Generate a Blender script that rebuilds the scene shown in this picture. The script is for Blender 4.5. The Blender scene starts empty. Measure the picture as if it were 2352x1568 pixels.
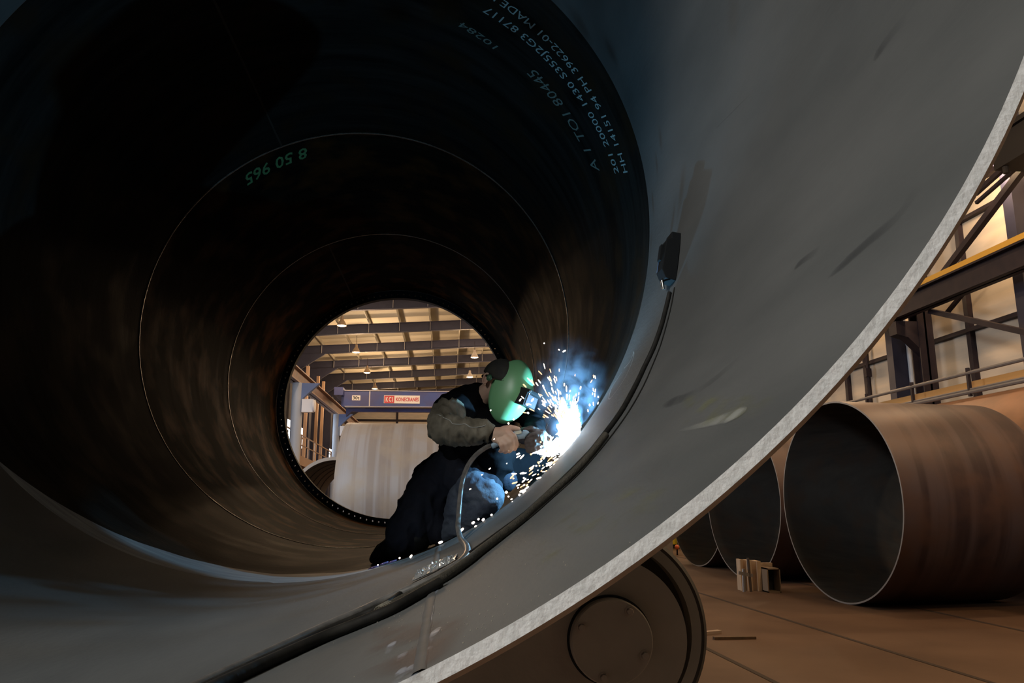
import bpy, bmesh, math, random
from mathutils import Vector, Matrix, noise
PI = math.pi
SC = bpy.context.scene
COL = SC.collection
random.seed(7)

# ------------------------------------------------------------------ camera model
F, VX, VY = 1804.8, 1025.4, 1151.9
H = 1.9
R = 2.0
AX, AZ = -0.428 * R, H + 0.801 * R           # axis of the big tube
PITCH = math.atan2(VY - 784, F)
YAW = math.atan2(1176 - VX, F * math.cos(PITCH) + (VY - 784) * math.sin(PITCH))
EYE = Vector((0, 0, H))

def ray(x, y):
    d = Vector((x - 1176, F, -(y - 784)))
    c, s = math.cos(PITCH), math.sin(PITCH)
    d = Vector((d.x, d.y * c - d.z * s, d.y * s + d.z * c))
    a = YAW
    return Vector((d.x * math.cos(a) + d.y * math.sin(a), -d.x * math.sin(a) + d.y * math.cos(a), d.z))

def at(x, y, Y):
    d = ray(x, y); return EYE + d * (Y / d.y)

def atX(x, y, X):
    d = ray(x, y); return EYE + d * (X / d.x)

def fl(x, y, z=0.0):
    d = ray(x, y); return EYE + d * ((z - H) / d.z)

def wall(x, y, off=0.0, rad=R):
    d = ray(x, y); r = rad - off
    ox, oz = -AX, H - AZ
    a = d.x * d.x + d.z * d.z; b = 2 * (ox * d.x + oz * d.z); c = ox * ox + oz * oz - r * r
    t = (-b + math.sqrt(b * b - 4 * a * c)) / (2 * a)
    return EYE + d * t

def cyl(th, Y, r):                            # th = 0 at the bottom, positive to the right
    return Vector((AX + r * math.sin(th), Y, AZ - r * math.cos(th)))

def thY(p):
    return math.atan2(p.x - AX, -(p.z - AZ)), p.y

cam_d = bpy.data.cameras.new('camera'); cam = bpy.data.objects.new('camera', cam_d); COL.objects.link(cam)
cam_d.sensor_width = 36; cam_d.lens = F / 2352 * 36; cam_d.clip_start = 0.02; cam_d.clip_end = 500
cam.location = EYE; cam.rotation_euler = (PI / 2 + PITCH, 0, -YAW); SC.camera = cam

# ------------------------------------------------------------------ materials
def mat(name, col, rough=0.6, metal=0.0, col2=None, scale=6.0, mix=(0.35, 0.65), stretch=(1, 1, 1), bump=0.0, bscale=40.0,
        emit=None, estr=0.0, detail=6.0, alpha=None, spec=None, coords='Object'):
    m = bpy.data.materials.new(name); m.use_nodes = True
    nt = m.node_tree; N = nt.nodes; L = nt.links
    b = N['Principled BSDF']
    b.inputs['Base Color'].default_value = (*col, 1); b.inputs['Roughness'].default_value = rough
    b.inputs['Metallic'].default_value = metal
    if spec is not None: b.inputs['Specular IOR Level'].default_value = spec
    tc = N.new('ShaderNodeTexCoord'); mp = N.new('ShaderNodeMapping'); mp.inputs['Scale'].default_value = stretch
    L.new(tc.outputs[coords], mp.inputs['Vector'])
    if col2 is not None:
        n = N.new('ShaderNodeTexNoise'); n.inputs['Scale'].default_value = scale; n.inputs['Detail'].default_value = detail
        L.new(mp.outputs['Vector'], n.inputs['Vector'])
        r = N.new('ShaderNodeValToRGB'); r.color_ramp.elements[0].position = mix[0]; r.color_ramp.elements[1].position = mix[1]
        r.color_ramp.elements[0].color = (*col, 1); r.color_ramp.elements[1].color = (*col2, 1)
        L.new(n.outputs['Fac'], r.inputs['Fac']); L.new(r.outputs['Color'], b.inputs['Base Color'])
    if bump:
        n2 = N.new('ShaderNodeTexNoise'); n2.inputs['Scale'].default_value = bscale; n2.inputs['Detail'].default_value = 8
        L.new(mp.outputs['Vector'], n2.inputs['Vector'])
        bp = N.new('ShaderNodeBump'); bp.inputs['Strength'].default_value = bump; bp.inputs['Distance'].default_value = 0.01
        L.new(n2.outputs['Fac'], bp.inputs['Height']); L.new(bp.outputs['Normal'], b.inputs['Normal'])
    if alpha:
        n3 = N.new('ShaderNodeTexNoise'); n3.inputs['Scale'].default_value = alpha[0]; n3.inputs['Detail'].default_value = 6
        L.new(mp.outputs['Vector'], n3.inputs['Vector'])
        r3 = N.new('ShaderNodeMapRange'); r3.inputs['From Min'].default_value = alpha[1]; r3.inputs['From Max'].default_value = alpha[2]
        r3.inputs['To Min'].default_value = 0; r3.inputs['To Max'].default_value = alpha[3]
        L.new(n3.outputs['Fac'], r3.inputs['Value'])
        uv = N.new('ShaderNodeUVMap'); uv.uv_map = 'edge'
        sx = N.new('ShaderNodeSeparateXYZ'); L.new(uv.outputs['UV'], sx.inputs['Vector'])
        mu = N.new('ShaderNodeMath'); mu.operation = 'MULTIPLY'; L.new(r3.outputs['Result'], mu.inputs[0]); L.new(sx.outputs['X'], mu.inputs[1])
        L.new(mu.outputs['Value'], b.inputs['Alpha'])
    if emit is not None:
        b.inputs['Emission Color'].default_value = (*emit, 1); b.inputs['Emission Strength'].default_value = estr
    return m

M = {}
M['near_steel'] = mat('mill_scale_steel', (0.084, 0.086, 0.085), 0.6, 0.0, (0.122, 0.122, 0.119), 2.2, stretch=(1, .35, 1), bump=0.12, bscale=60, spec=.06)
def rolled(name, c1, c2, c3, rough=0.5, metal=0.2, spec=.008):
    """rolled plate: mottled scale with smears that run round the tube"""
    m = bpy.data.materials.new(name); m.use_nodes = True; nt = m.node_tree; N = nt.nodes; L = nt.links; b = N['Principled BSDF']
    b.inputs['Roughness'].default_value = rough; b.inputs['Metallic'].default_value = metal
    tc = N.new('ShaderNodeTexCoord')
    mp = N.new('ShaderNodeMapping'); mp.inputs['Scale'].default_value = (.5, 5, .5); L.new(tc.outputs['Object'], mp.inputs['Vector'])
    n1 = N.new('ShaderNodeTexNoise'); n1.inputs['Scale'].default_value = 1.3; n1.inputs['Detail'].default_value = 7; n1.inputs['Roughness'].default_value = .65
    L.new(mp.outputs['Vector'], n1.inputs['Vector'])
    r1 = N.new('ShaderNodeValToRGB'); e = r1.color_ramp.elements; e[0].position = .36; e[0].color = (*c1, 1); e[1].position = .66; e[1].color = (*c2, 1)
    L.new(n1.outputs['Fac'], r1.inputs['Fac'])
    n2 = N.new('ShaderNodeTexNoise'); n2.inputs['Scale'].default_value = 2.4; n2.inputs['Detail'].default_value = 8; L.new(tc.outputs['Object'], n2.inputs['Vector'])
    r2 = N.new('ShaderNodeMapRange'); r2.inputs['From Min'].default_value = .48; r2.inputs['From Max'].default_value = .68; L.new(n2.outputs['Fac'], r2.inputs['Value'])
    mx = N.new('ShaderNodeMixRGB'); mx.inputs['Color2'].default_value = (*c3, 1); L.new(r2.outputs['Result'], mx.inputs['Fac']); L.new(r1.outputs['Color'], mx.inputs['Color1'])
    L.new(mx.outputs['Color'], b.inputs['Base Color'])
    rr = N.new('ShaderNodeMapRange'); rr.inputs['To Min'].default_value = rough - .1; rr.inputs['To Max'].default_value = rough + .15
    L.new(n1.outputs['Fac'], rr.inputs['Value']); L.new(rr.outputs['Result'], b.inputs['Roughness'])
    sm = N.new('ShaderNodeMapRange'); sm.inputs['To Min'].default_value = spec * .6; sm.inputs['To Max'].default_value = spec * 1.5; L.new(r2.outputs['Result'], sm.inputs['Value']); L.new(sm.outputs['Result'], b.inputs['Specular IOR Level']); n3 = N.new('ShaderNodeTexNoise'); n3.inputs['Scale'].default_value = 30; n3.inputs['Detail'].default_value = 6; L.new(tc.outputs['Object'], n3.inputs['Vector'])
    bp = N.new('ShaderNodeBump'); bp.inputs['Strength'].default_value = .15; bp.inputs['Distance'].default_value = .01
    L.new(n3.outputs['Fac'], bp.inputs['Height']); L.new(bp.outputs['Normal'], b.inputs['Normal'])
    return m
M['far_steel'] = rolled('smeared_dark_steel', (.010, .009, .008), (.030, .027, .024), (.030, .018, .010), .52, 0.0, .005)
M['end_steel'] = rolled('lamp_tinted_steel', (.008, .007, .006), (.025, .020, .013), (.09, .036, .010), .55, 0, .005)  # brown scale, its orange mottle deepened to carry the warm lamplight
M['cut_edge'] = mat('bright_cut_edge', (.74, .75, .74), .5, 0, (.86, .86, .85), 30, bump=.3, bscale=80)
M['brown_edge'] = mat('rusty_chamfer', (.50, .40, .31), .7, 0, (.58, .47, .37), 20)
M['dark_edge'] = mat('scaled_outer_edge', (.012, .011, .011), .7, spec=.2)
M['weld'] = mat('weld_bead_steel', (.28, .25, .21), .35, .8, (.15, .13, .11), 60, bump=.6, bscale=120)
M['black_paint'] = mat('black_flange_paint', (.006, .006, .006), .75)
M['stencil'] = mat('pale_stencil_paint', (.42, .54, .54), .8)
M['stencil_faint'] = mat('faint_stencil_paint', (.20, .25, .22), .8)
M['green_mark'] = mat('green_crayon', (.20, .55, .22), .8)
M['chalk'] = mat('white_chalk', (.42, .43, .41), .9)
M['groove'] = mat('dark_joint_steel', (.02, .018, .016), .8)

# ------------------------------------------------------------------ object helpers
def root_of(o):
    while o.parent: o = o.parent
    return o

def loc_of(o):
    v = Vector((0, 0, 0))
    while o: v += o.location; o = o.parent
    return v

def mk(name, verts, faces, m, parent=None, smooth=True, auto=None):
    me = bpy.data.meshes.new(name)
    off = loc_of(parent) if parent else Vector((0, 0, 0))
    me.from_pydata([tuple(Vector(v) - off) for v in verts], [], faces); me.update()
    o = bpy.data.objects.new(name, me); COL.objects.link(o)
    if isinstance(m, (list, tuple)):
        for k in m: me.materials.append(k)
    else: me.materials.append(m)
    if smooth:
        me.polygons.foreach_set('use_smooth', [True] * len(me.polygons))
        if auto is not None: me.set_sharp_from_angle(angle=math.radians(auto))
    if parent: o.parent = parent
    return o

def tag(o, label=None, cat=None, group=None, kind=None):
    if label: o['label'] = label
    if cat: o['category'] = cat
    if group: o['group'] = group
    if kind: o['kind'] = kind
    return o

def thing(name, loc, label, cat, group=None, kind=None):
    o = bpy.data.objects.new(name, None); COL.objects.link(o); o.location = loc; o.empty_display_size = .1
    return tag(o, label, cat, group, kind)

def copy_tree(o, parent=None):
    c = o.copy(); COL.objects.link(c); c.parent = parent
    for ch in list(o.children): copy_tree(ch, c)
    return c

class G:
    """collects simple shapes into one mesh, in world coordinates"""
    def __init__(s): s.v = []; s.f = []; s.mi = []
    def add(s, vs, fs, mi=0):
        n = len(s.v); s.v += [Vector(p) for p in vs]; s.f += [tuple(i + n for i in f) for f in fs]; s.mi += [mi] * len(fs); return s
    def box(s, a, b, mi=0, M4=None):
        x0, y0, z0 = a; x1, y1, z1 = b
        vs = [Vector(p) for p in ((x0, y0, z0), (x1, y0, z0), (x1, y1, z0), (x0, y1, z0), (x0, y0, z1), (x1, y0, z1), (x1, y1, z1), (x0, y1, z1))]
        if M4: vs = [M4 @ p for p in vs]
        return s.add(vs, [(0, 3, 2, 1), (4, 5, 6, 7), (0, 1, 5, 4), (1, 2, 6, 5), (2, 3, 7, 6), (3, 0, 4, 7)], mi)
    def bar(s, p, q, w, h, mi=0, up=Vector((0, 0, 1))):
        p = Vector(p); q = Vector(q); d = (q - p).normalized(); side = d.cross(up)
        if side.length < 1e-4: side = d.cross(Vector((0, 1, 0)))
        side.normalize(); u = side.cross(d)
        vs = [e + side * (w / 2 * a) + u * (h / 2 * b) for e in (p, q) for a, b in ((-1, -1), (1, -1), (1, 1), (-1, 1))]
        return s.add(vs, [(3, 2, 1, 0), (4, 5, 6, 7), (0, 1, 5, 4), (1, 2, 6, 5), (2, 3, 7, 6), (3, 0, 4, 7)], mi)
    def tube(s, pts, rad, n=10, mi=0, cap=True):
        pts = [Vector(p) for p in pts]; m = len(pts); fr = None; rings = []
        for i, p in enumerate(pts):
            d = (pts[min(i + 1, m - 1)] - pts[max(i - 1, 0)]).normalized()
            if fr is None:
                fr = d.orthogonal().normalized()
            fr = (fr - d * fr.dot(d)).normalized(); b = d.cross(fr)
            r = rad[i] if isinstance(rad, (list, tuple)) else rad
            rings.append([p + (fr * math.cos(2 * PI * k / n) + b * math.sin(2 * PI * k / n)) * r for k in range(n)])
        vs = [v for r_ in rings for v in r_]; fs = []
        for i in range(m - 1):
            for k in range(n):
                fs.append((i * n + k, i * n + (k + 1) % n, (i + 1) * n + (k + 1) % n, (i + 1) * n + k))
        if cap: fs.append(tuple(range(n - 1, -1, -1))); fs.append(tuple((m - 1) * n + k for k in range(n)))
        return s.add(vs, fs, mi)
    def lathe(s, o, axis, prof, n=48, mi=0, closed=False, ref=None):
        """prof: list of (radius, distance along the axis)"""
        o = Vector(o); axis = Vector(axis).normalized(); e = (ref or axis.orthogonal()).normalized(); g = axis.cross(e); m = len(prof)
        vs = [o + axis * d + (e * math.cos(2 * PI * k / n) + g * math.sin(2 * PI * k / n)) * r for r, d in prof for k in range(n)]
        fs = []
        for i in range(m if closed else m - 1):
            j = (i + 1) % m
            for k in range(n):
                fs.append((i * n + k, i * n + (k + 1) % n, j * n + (k + 1) % n, j * n + k))
        return s.add(vs, fs, mi)
    def disc(s, o, axis, r, n=32, mi=0):
        return s.lathe(o, axis, [(r, 0), (1e-5, 0)], n, mi)
    def poly(s, pts, d, mi=0):
        """outline extruded by the vector d"""
        pts = [Vector(p) for p in pts]; n = len(pts); d = Vector(d)
        return s.add(pts + [p + d for p in pts], [tuple(range(n - 1, -1, -1)), tuple(range(n, 2 * n))] + [(i, (i + 1) % n, (i + 1) % n + n, i + n) for i in range(n)], mi)
    def build(s, name, m, parent=None, smooth=False, auto=30, fix=True):
        o = mk(name, s.v, s.f, m, parent, smooth=True, auto=None)
        me = o.data
        if any(s.mi): me.polygons.foreach_set('material_index', s.mi)
        if fix:
            bm = bmesh.new(); bm.from_mesh(me); bmesh.ops.remove_doubles(bm, verts=bm.verts, dist=1e-5); bmesh.ops.recalc_face_normals(bm, faces=bm.faces); bm.to_mesh(me); bm.free()
        me.polygons.foreach_set('use_smooth', [True] * len(me.polygons)); me.set_sharp_from_angle(angle=math.radians(auto))
        return o

def sphere_pts(c, r, sc=(1, 1, 1), nu=16, nv=10, rot=None):
    vs = []; fs = []
    for j in range(nv + 1):
        a = PI * j / nv
        for i in range(nu):
            b = 2 * PI * i / nu
            p = Vector((math.sin(a) * math.cos(b) * sc[0], math.sin(a) * math.sin(b) * sc[1], math.cos(a) * sc[2])) * r
            vs.append(Vector(c) + (rot @ p if rot else p))
    for j in range(nv):
        for i in range(nu): fs.append((j * nu + i, j * nu + (i + 1) % nu, (j + 1) * nu + (i + 1) % nu, (j + 1) * nu + i))
    return vs, fs

def capsule(g, p, r1, q, r2, n=16):
    p = Vector(p); q = Vector(q); d = q - p; L = d.length
    d = d / L if L > 1e-6 else Vector((0, 0, 1))
    prof = [(r1 * math.sin(a), -r1 * math.cos(a)) for a in [PI / 2 * k / 4 for k in range(4)]] + [(r1, 0), (r2, L)] + [(r2 * math.cos(a), L + r2 * math.sin(a)) for a in [PI / 2 * k / 4 for k in range(1, 5)]]
    prof = [(max(r, 1e-4), t) for r, t in prof]
    g.lathe(p, d, prof, n); k = len(g.v)
    m = len(prof); b = k - m * n
    g.f.append(tuple(b + i for i in range(n))); g.mi.append(0); g.f.append(tuple(b + (m - 1) * n + i for i in range(n))); g.mi.append(0)

def organic(name, g, m, parent, voxel=.012, smooth=6, disp=None):
    """melts overlapping shapes into one continuous skin"""
    me = bpy.data.meshes.new('tmp'); me.from_pydata([tuple(v) for v in g.v], [], g.f)
    bm = bmesh.new(); bm.from_mesh(me); bmesh.ops.recalc_face_normals(bm, faces=bm.faces); bm.to_mesh(me); bm.free()
    t = bpy.data.objects.new('tmp', me); COL.objects.link(t)
    rm = t.modifiers.new('r', 'REMESH'); rm.mode = 'VOXEL'; rm.voxel_size = voxel
    sm = t.modifiers.new('s', 'SMOOTH'); sm.factor = .5; sm.iterations = smooth
    dg = bpy.context.evaluated_depsgraph_get(); dg.update(); ev = t.evaluated_get(dg); em = bpy.data.meshes.new_from_object(ev)
    vs = [v.co.copy() for v in em.vertices]; ns = [v.normal.copy() for v in em.vertices]; fs = [tuple(p.vertices) for p in em.polygons]
    bpy.data.objects.remove(t); bpy.data.meshes.remove(me)
    if disp: vs = [v + n * disp(v) for v, n in zip(vs, ns)]
    o = mk(name, vs, fs, m, parent, smooth=True); bpy.data.meshes.remove(em)
    return o

def folds(amp, sx=1.0, sy=1.0, sz=1.0, f=14, seed=0):
    def d(v):
        p = Vector((v.x * sx * f + seed, v.y * sy * f, v.z * sz * f))
        a = noise.noise(p); return amp * (1 - 2.2 * abs(a)) + amp * .4 * noise.noise(p * 2.7)
    return d

def spline(pts, n=8):
    """Catmull-Rom through the points"""
    P = [Vector(p) for p in pts]; P = [P[0] * 2 - P[1]] + P + [P[-1] * 2 - P[-2]]; out = []
    for i in range(1, len(P) - 2):
        for k in range(n):
            t = k / n; a, b, c, d = P[i - 1], P[i], P[i + 1], P[i + 2]
            out.append(0.5 * ((2 * b) + (c - a) * t + (2 * a - 5 * b + 4 * c - d) * t * t + (3 * b - a - 3 * c + d) * t ** 3))
    out.append(P[-2]); return out

def text_mesh(s, size=1.0, bold=0.0):
    c = bpy.data.curves.new('t', 'FONT'); c.body = s; c.size = size; c.offset = bold; c.resolution_u = 2
    o = bpy.data.objects.new('t', c); COL.objects.link(o)
    dg = bpy.context.evaluated_depsgraph_get(); dg.update(); me = bpy.data.meshes.new_from_object(o.evaluated_get(dg))
    vs = [v.co.copy() for v in me.vertices]; fs = [tuple(p.vertices) for p in me.polygons]
    bpy.data.objects.remove(o); bpy.data.curves.remove(c); bpy.data.meshes.remove(me)
    return vs, fs

def text_on_wall(name, s, A, B, U, m, parent, rad, bold=0.0):
    """A, B: picture points of the baseline's ends; U: a point at the letters' top above A"""
    a, b, u = (Vector(thY(wall(*q, rad=rad))) for q in (A, B, U))
    vs, fs = text_mesh(s, 1.0, bold); w = max(v.x for v in vs); hgt = .7
    out = []
    for v in vs:
        p = a + (b - a) * (v.x / w) + (u - a) * (v.y / hgt); out.append(cyl(p.x, p.y, rad - .002))
    return mk(name, out, fs, m, parent, smooth=False)

def patch(name, poly, m, parent, n=10, rad=R, off=.0015):
    """quad patch lying on the tube wall; poly is four picture points; uv 'edge' fades towards the border"""
    c = [Vector(thY(wall(*q, rad=rad))) for q in poly]; vs = []; fs = []; ed = []
    for j in range(n + 1):
        for i in range(n + 1):
            s, t = i / n, j / n
            p = (c[0] * (1 - s) + c[1] * s) * (1 - t) + (c[3] * (1 - s) + c[2] * s) * t
            vs.append(cyl(p.x, p.y, rad - off)); ed.append(min(1, 5 * min(s, 1 - s)) * min(1, 5 * min(t, 1 - t)))
    for j in range(n):
        for i in range(n): k = j * (n + 1) + i; fs.append((k, k + 1, k + n + 2, k + n + 1))
    o = mk(name, vs, fs, m, parent)
    uv = o.data.uv_layers.new(name='edge')
    for l in o.data.loops: uv.data[l.index].uv = (ed[l.vertex_index], 0)
    return o

# ================================================================== BIG TUBE
def Cseam(th):
    return 4.235 - .06 * math.exp(-(th / .35) ** 2)
YR, YB, YA, YF = 1.107, 7.39, 10.42, 13.4

def shell(name, y0, y1, ri, ro, m, parent, n=256, k=6, edge=None):
    f0 = y0 if callable(y0) else (lambda t: y0)
    f1 = y1 if callable(y1) else (lambda t: y1)
    vs = []; fs = []; mi = []
    prof = [(ri, i / k) for i in range(k + 1)] + [(ro, 1 - i / k) for i in range(k + 1)]
    P = len(prof)
    for j in range(n):
        th = 2 * PI * j / n
        for r, t in prof: vs.append(cyl(th, f0(th) * (1 - t) + f1(th) * t, r))
    for j in range(n):
        a = j * P; b = ((j + 1) % n) * P
        for i in range(P):
            i2 = (i + 1) % P; fs.append((a + i, b + i, b + i2, a + i2)); mi.append(0)
    o = mk(name, vs, fs, m, parent, smooth=True)
    me = o.data; bm = bmesh.new(); bm.from_mesh(me); bmesh.ops.recalc_face_normals(bm, faces=bm.faces); bm.to_mesh(me); bm.free()
    me.set_sharp_from_angle(angle=math.radians(35)); return o

near = thing('tower_ring', (AX, YR, AZ - 2.06), 'near grey steel ring of the big tube with bright cut rim and black cables inside', 'tube ring')
# shell of the near ring with a stepped, chamfered front rim
def near_shell():
    n = 320; prof = [('c', 2.0)] + [(None, r, y) for r, y in ()]
    vs = []; fs = []; mi = []
    front = [(2.0, YR), (2.0215, YR), (2.029, YR + .006), (2.031, YR + .03)]
    ks = 8
    for j in range(n):
        th = 2 * PI * j / n; yc = Cseam(th)
        row = [(2.0, YR + (yc - YR) * (1 - i / ks)) for i in range(ks)] + front + [(2.031, yc)]
        vs += [cyl(th, y, r) for r, y in row]
    P = ks + 5; mats = [0] * ks + [1, 2, 3, 4, 0]
    for j in range(n):
        a = j * P; b = ((j + 1) % n) * P
        for i in range(P): fs.append((a + i, b + i, b + (i + 1) % P, a + (i + 1) % P)); mi.append(mats[i] if i < len(mats) else 0)
    o = mk('ring_shell', vs, fs, [M['near_steel'], M['cut_edge'], M['brown_edge'], M['dark_edge'], M['far_steel']], near)
    me = o.data; me.polygons.foreach_set('material_index', mi)
    bm = bmesh.new(); bm.from_mesh(me); bmesh.ops.recalc_face_normals(bm, faces=bm.faces); bm.to_mesh(me); bm.free()
    me.set_sharp_from_angle(angle=math.radians(20)); return o
near_shell()

def bead(name, yf, rad, r, parent, m, n=256, t0=0, t1=2 * PI, k=6, wob=.0015):
    pts = []
    full = abs(t1 - t0 - 2 * PI) < 1e-6
    cnt = n if full else n + 1
    vs = []; fs = []
    for j in range(cnt):
        th = t0 + (t1 - t0) * j / n; y = yf(th) if callable(yf) else yf
        rr = r * (1 + .25 * noise.noise(Vector((th * 60, y, 0))))
        yy = y + wob * noise.noise(Vector((th * 15, 3, y)))
        for i in range(k):
            a = 2 * PI * i / k; vs.append(cyl(th, yy + rr * 1.6 * math.cos(a), rad - rr * .7 * math.sin(a)))
    for j in range(n):
        a = j * k; b = ((j + 1) % cnt) * k
        for i in range(k): fs.append((a + i, b + i, b + (i + 1) % k, a + (i + 1) % k))
    return mk(name, vs, fs, m, parent)

R2 = 2.012
tower = thing('tower_tube', (AX, YA, AZ - 2.06), 'long dark tower tube of three welded rings beyond the joint where the welder kneels', 'steel tube')
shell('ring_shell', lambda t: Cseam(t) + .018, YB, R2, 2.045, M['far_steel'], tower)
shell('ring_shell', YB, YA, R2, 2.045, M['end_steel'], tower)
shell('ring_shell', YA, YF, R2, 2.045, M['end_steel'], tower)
def bright_band():  # arc sheen beside the joint, put into a paler strip on the wall
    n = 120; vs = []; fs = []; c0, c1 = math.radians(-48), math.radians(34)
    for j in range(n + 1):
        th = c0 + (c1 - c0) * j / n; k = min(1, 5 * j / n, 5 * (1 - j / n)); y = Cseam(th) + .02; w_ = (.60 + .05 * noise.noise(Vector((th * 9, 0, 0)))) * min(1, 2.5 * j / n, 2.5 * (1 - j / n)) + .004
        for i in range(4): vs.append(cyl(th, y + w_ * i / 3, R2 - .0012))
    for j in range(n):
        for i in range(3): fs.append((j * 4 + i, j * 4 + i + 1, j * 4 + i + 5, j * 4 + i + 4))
    mk('arc_sheen_band', vs, fs, mat('arc_sheen_steel', (.24, .25, .26), .5, 0, (.36, .37, .37), 4, stretch=(1, 6, 1), spec=.03), tower)['label'] = 'pale strip along the joint, painted as lit by the arc'
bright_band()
bead('weld_bead', YB, R2, .008, tower, M['weld'])
bead('weld_bead', YA, R2, .008, tower, M['weld'])
bead('weld_bead', YF - .02, R2, .008, tower, M['weld'])
def long_bead(p, q):
    a, ya = thY(wall(*p, rad=R2)); b, yb = thY(wall(*q, rad=R2)); th = (a + b) / 2
    return th
def lbead(th, y0, y1, w, parent, m, n=60, rad=R2):
    vs = []; fs = []
    for j in range(n + 1):
        y = y0 + (y1 - y0) * j / n; ww = w * (1 + .3 * noise.noise(Vector((y * 20, th, 0))))
        for a, h in ((-1, .0005), (-.5, .003), (.5, .003), (1, .0005)): vs.append(cyl(th + a * ww / rad, y, rad - h))
    for j in range(n):
        for i in range(3): fs.append((j * 4 + i, j * 4 + i + 1, j * 4 + i + 5, j * 4 + i + 4))
    return mk('seam_bead', vs, fs, m, parent)
tB = thY(wall(642, 325, rad=R2))[0]
M['seam'] = mat('dull_seam', (.06, .05, .04), .7, spec=.05)
lbead(tB, 4.9, YB, .009, tower, M['seam'])
tA = thY(wall(755, 563, rad=R2))[0]
lbead(tA, YA, YF, .010, tower, M['seam'])
# ground down seam on the near ring, running through the camera-side floor
tN = thY(wall(985, 1400))[0]
lbead(tN, YR, 4.1, .012, near, mat('ground_seam', (.105, .102, .102), .6, 0, (.085, .083, .08), 20), rad=R)

# flange with bolt holes
def flange():
    n = 120; ri, ro, rb, rh = 1.88, R2, 1.945, .0165; y0, y1 = YF, YF + .13
    g = G(); dth = 2 * PI / n
    for j in range(n):
        c = (j + .5) * dth; cx = Vector((rb * c, rb))
        def P(s, r, y): return cyl(s, y, r)
        rim = [(-1, -1), (0, -1), (1, -1), (1, 0), (1, 1), (0, 1), (-1, 1), (-1, 0)]
        outer = []
        for a, b in rim:
            rr = {-1: ri, 0: rb, 1: ro}[b]; outer.append((c + a * dth / 2, rr))
        hole = []
        for a, b in rim:
            l = math.hypot(a, b); hole.append((c + a / l * rh / rb, rb + b / l * rh))
        vs = [P(s, r, y0) for s, r in outer] + [P(s, r, y0) for s, r in hole] + [P(s, r, y1) for s, r in outer] + [P(s, r, y1) for s, r in hole]
        fs = []
        for i in range(8):
            k = (i + 1) % 8; fs += [(i, k, 8 + k, 8 + i), (16 + k, 16 + i, 24 + i, 24 + k), (8 + i, 8 + k, 24 + k, 24 + i)]
        fs += [(0, 1, 17, 16), (1, 2, 18, 17), (4, 5, 21, 20), (5, 6, 22, 21)]
        g.add(vs, fs)
    o = g.build('flange', M['black_paint'], tower, auto=30)
    o['label'] = 'black flange drilled with a circle of bolt holes'
flange()

# markings on the wall of the second ring
text_on_wall('stencil_lettering', 'HH 14151 94 PH 39622-01 MADE IN', (1443, 398), (1120, -26), (1433, 400), M['stencil'], tower, R2, .0)
text_on_wall('stencil_lettering', '201 20000 1430 S355J2G3 87117', (1423, 398), (1119, 14), (1413, 400), M['stencil'], tower, R2, .0)
text_on_wall('stencil_lettering', 'A 1 TO1 80445', (1378, 392), (1228, 158), (1362, 392), M['stencil_faint'], tower, R2, .0)
text_on_wall('stencil_lettering', '10284', (1152, 112), (1062, 50), (1140, 118), M['stencil_faint'], tower, R2, .0)
text_on_wall('crayon_lettering', '8 50 965', (706, 338), (562, 402), (706, 362), M['green_mark'], tower, R2, .015)

# marks on the near ring
def wall_line(name, pts, w, m, parent, rad=R, n=8, th=.0012):
    P = spline([Vector((*thY(wall(*q, rad=rad)), 0)) for q in pts], n); vs = []; fs = []
    for i, p in enumerate(P):
        d = (P[min(i + 1, len(P) - 1)] - P[max(i - 1, 0)]); d = Vector((d.x * rad, d.y)); d.normalize(); s = Vector((-d.y, d.x)) * w / 2
        for k in (-1, 1): vs.append(cyl(p.x + k * s.x / rad, p.y + k * s.y, rad - th))
    for i in range(len(P) - 1): fs.append((2 * i, 2 * i + 1, 2 * i + 3, 2 * i + 2))
    return mk(name, vs, fs, m, parent)
wall_line('chalk_mark', [(1434, 846), (1446, 832), (1455, 812), (1456, 808), (1455, 822), (1440, 860), (1418, 895), (1402, 915), (1399, 912), (1406, 890), (1428, 855)], .004, M['chalk'], near)
def smear(name, pts, ws, m, parent, rad=R):
    P = spline([Vector((*thY(wall(*q, rad=rad)), 0)) for q in pts], 6); vs = []; fs = []; ed = []; n = 6
    for i, p in enumerate(P):
        t = i / (len(P) - 1); w = ws[0] + (ws[1] - ws[0]) * t; w *= min(1, 6 * (1 - t)) ** .5
        d = (P[min(i + 1, len(P) - 1)] - P[max(i - 1, 0)]); d = Vector((d.x * rad, d.y)); d.normalize(); s = Vector((-d.y, d.x)) * w / 2
        for k in range(n + 1):
            a = -1 + 2 * k / n; vs.append(cyl(p.x + a * s.x / rad, p.y + a * s.y, rad - .0012)); ed.append(min(1, 2.5 * (1 - abs(a))) * min(1, 1.2 * t + .1) * min(1, 10 * (1 - t)))
    for i in range(len(P) - 1):
        for k in range(n): a = i * (n + 1) + k; fs.append((a, a + 1, a + n + 2, a + n + 1))
    o = mk(name, vs, fs, m, parent); uv = o.data.uv_layers.new(name='edge')
    for l in o.data.loops: uv.data[l.index].uv = (ed[l.vertex_index], 0)
    return o
M['scuff'] = mat('ground_scuff', (.36, .36, .33), .6, alpha=(14, .2, .5, .75))
M['yellow_stain'] = mat('yellow_green_crayon', (.24, .24, .08), .8, alpha=(14, .50, .72, .28), stretch=(1, .6, 1))
M['blue_scuff'] = mat('pale_blue_splash', (.50, .56, .66), .4, .1, alpha=(14, .36, .56, .85))
M['brown_stain'] = mat('brown_heat_stain', (.16, .11, .09), .6, alpha=(6, .4, .62, .5))
smear('scuff_mark', [(1560, 990), (1610, 977), (1660, 962), (1716, 945)], (.012, .055), M['scuff'], near)
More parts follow.
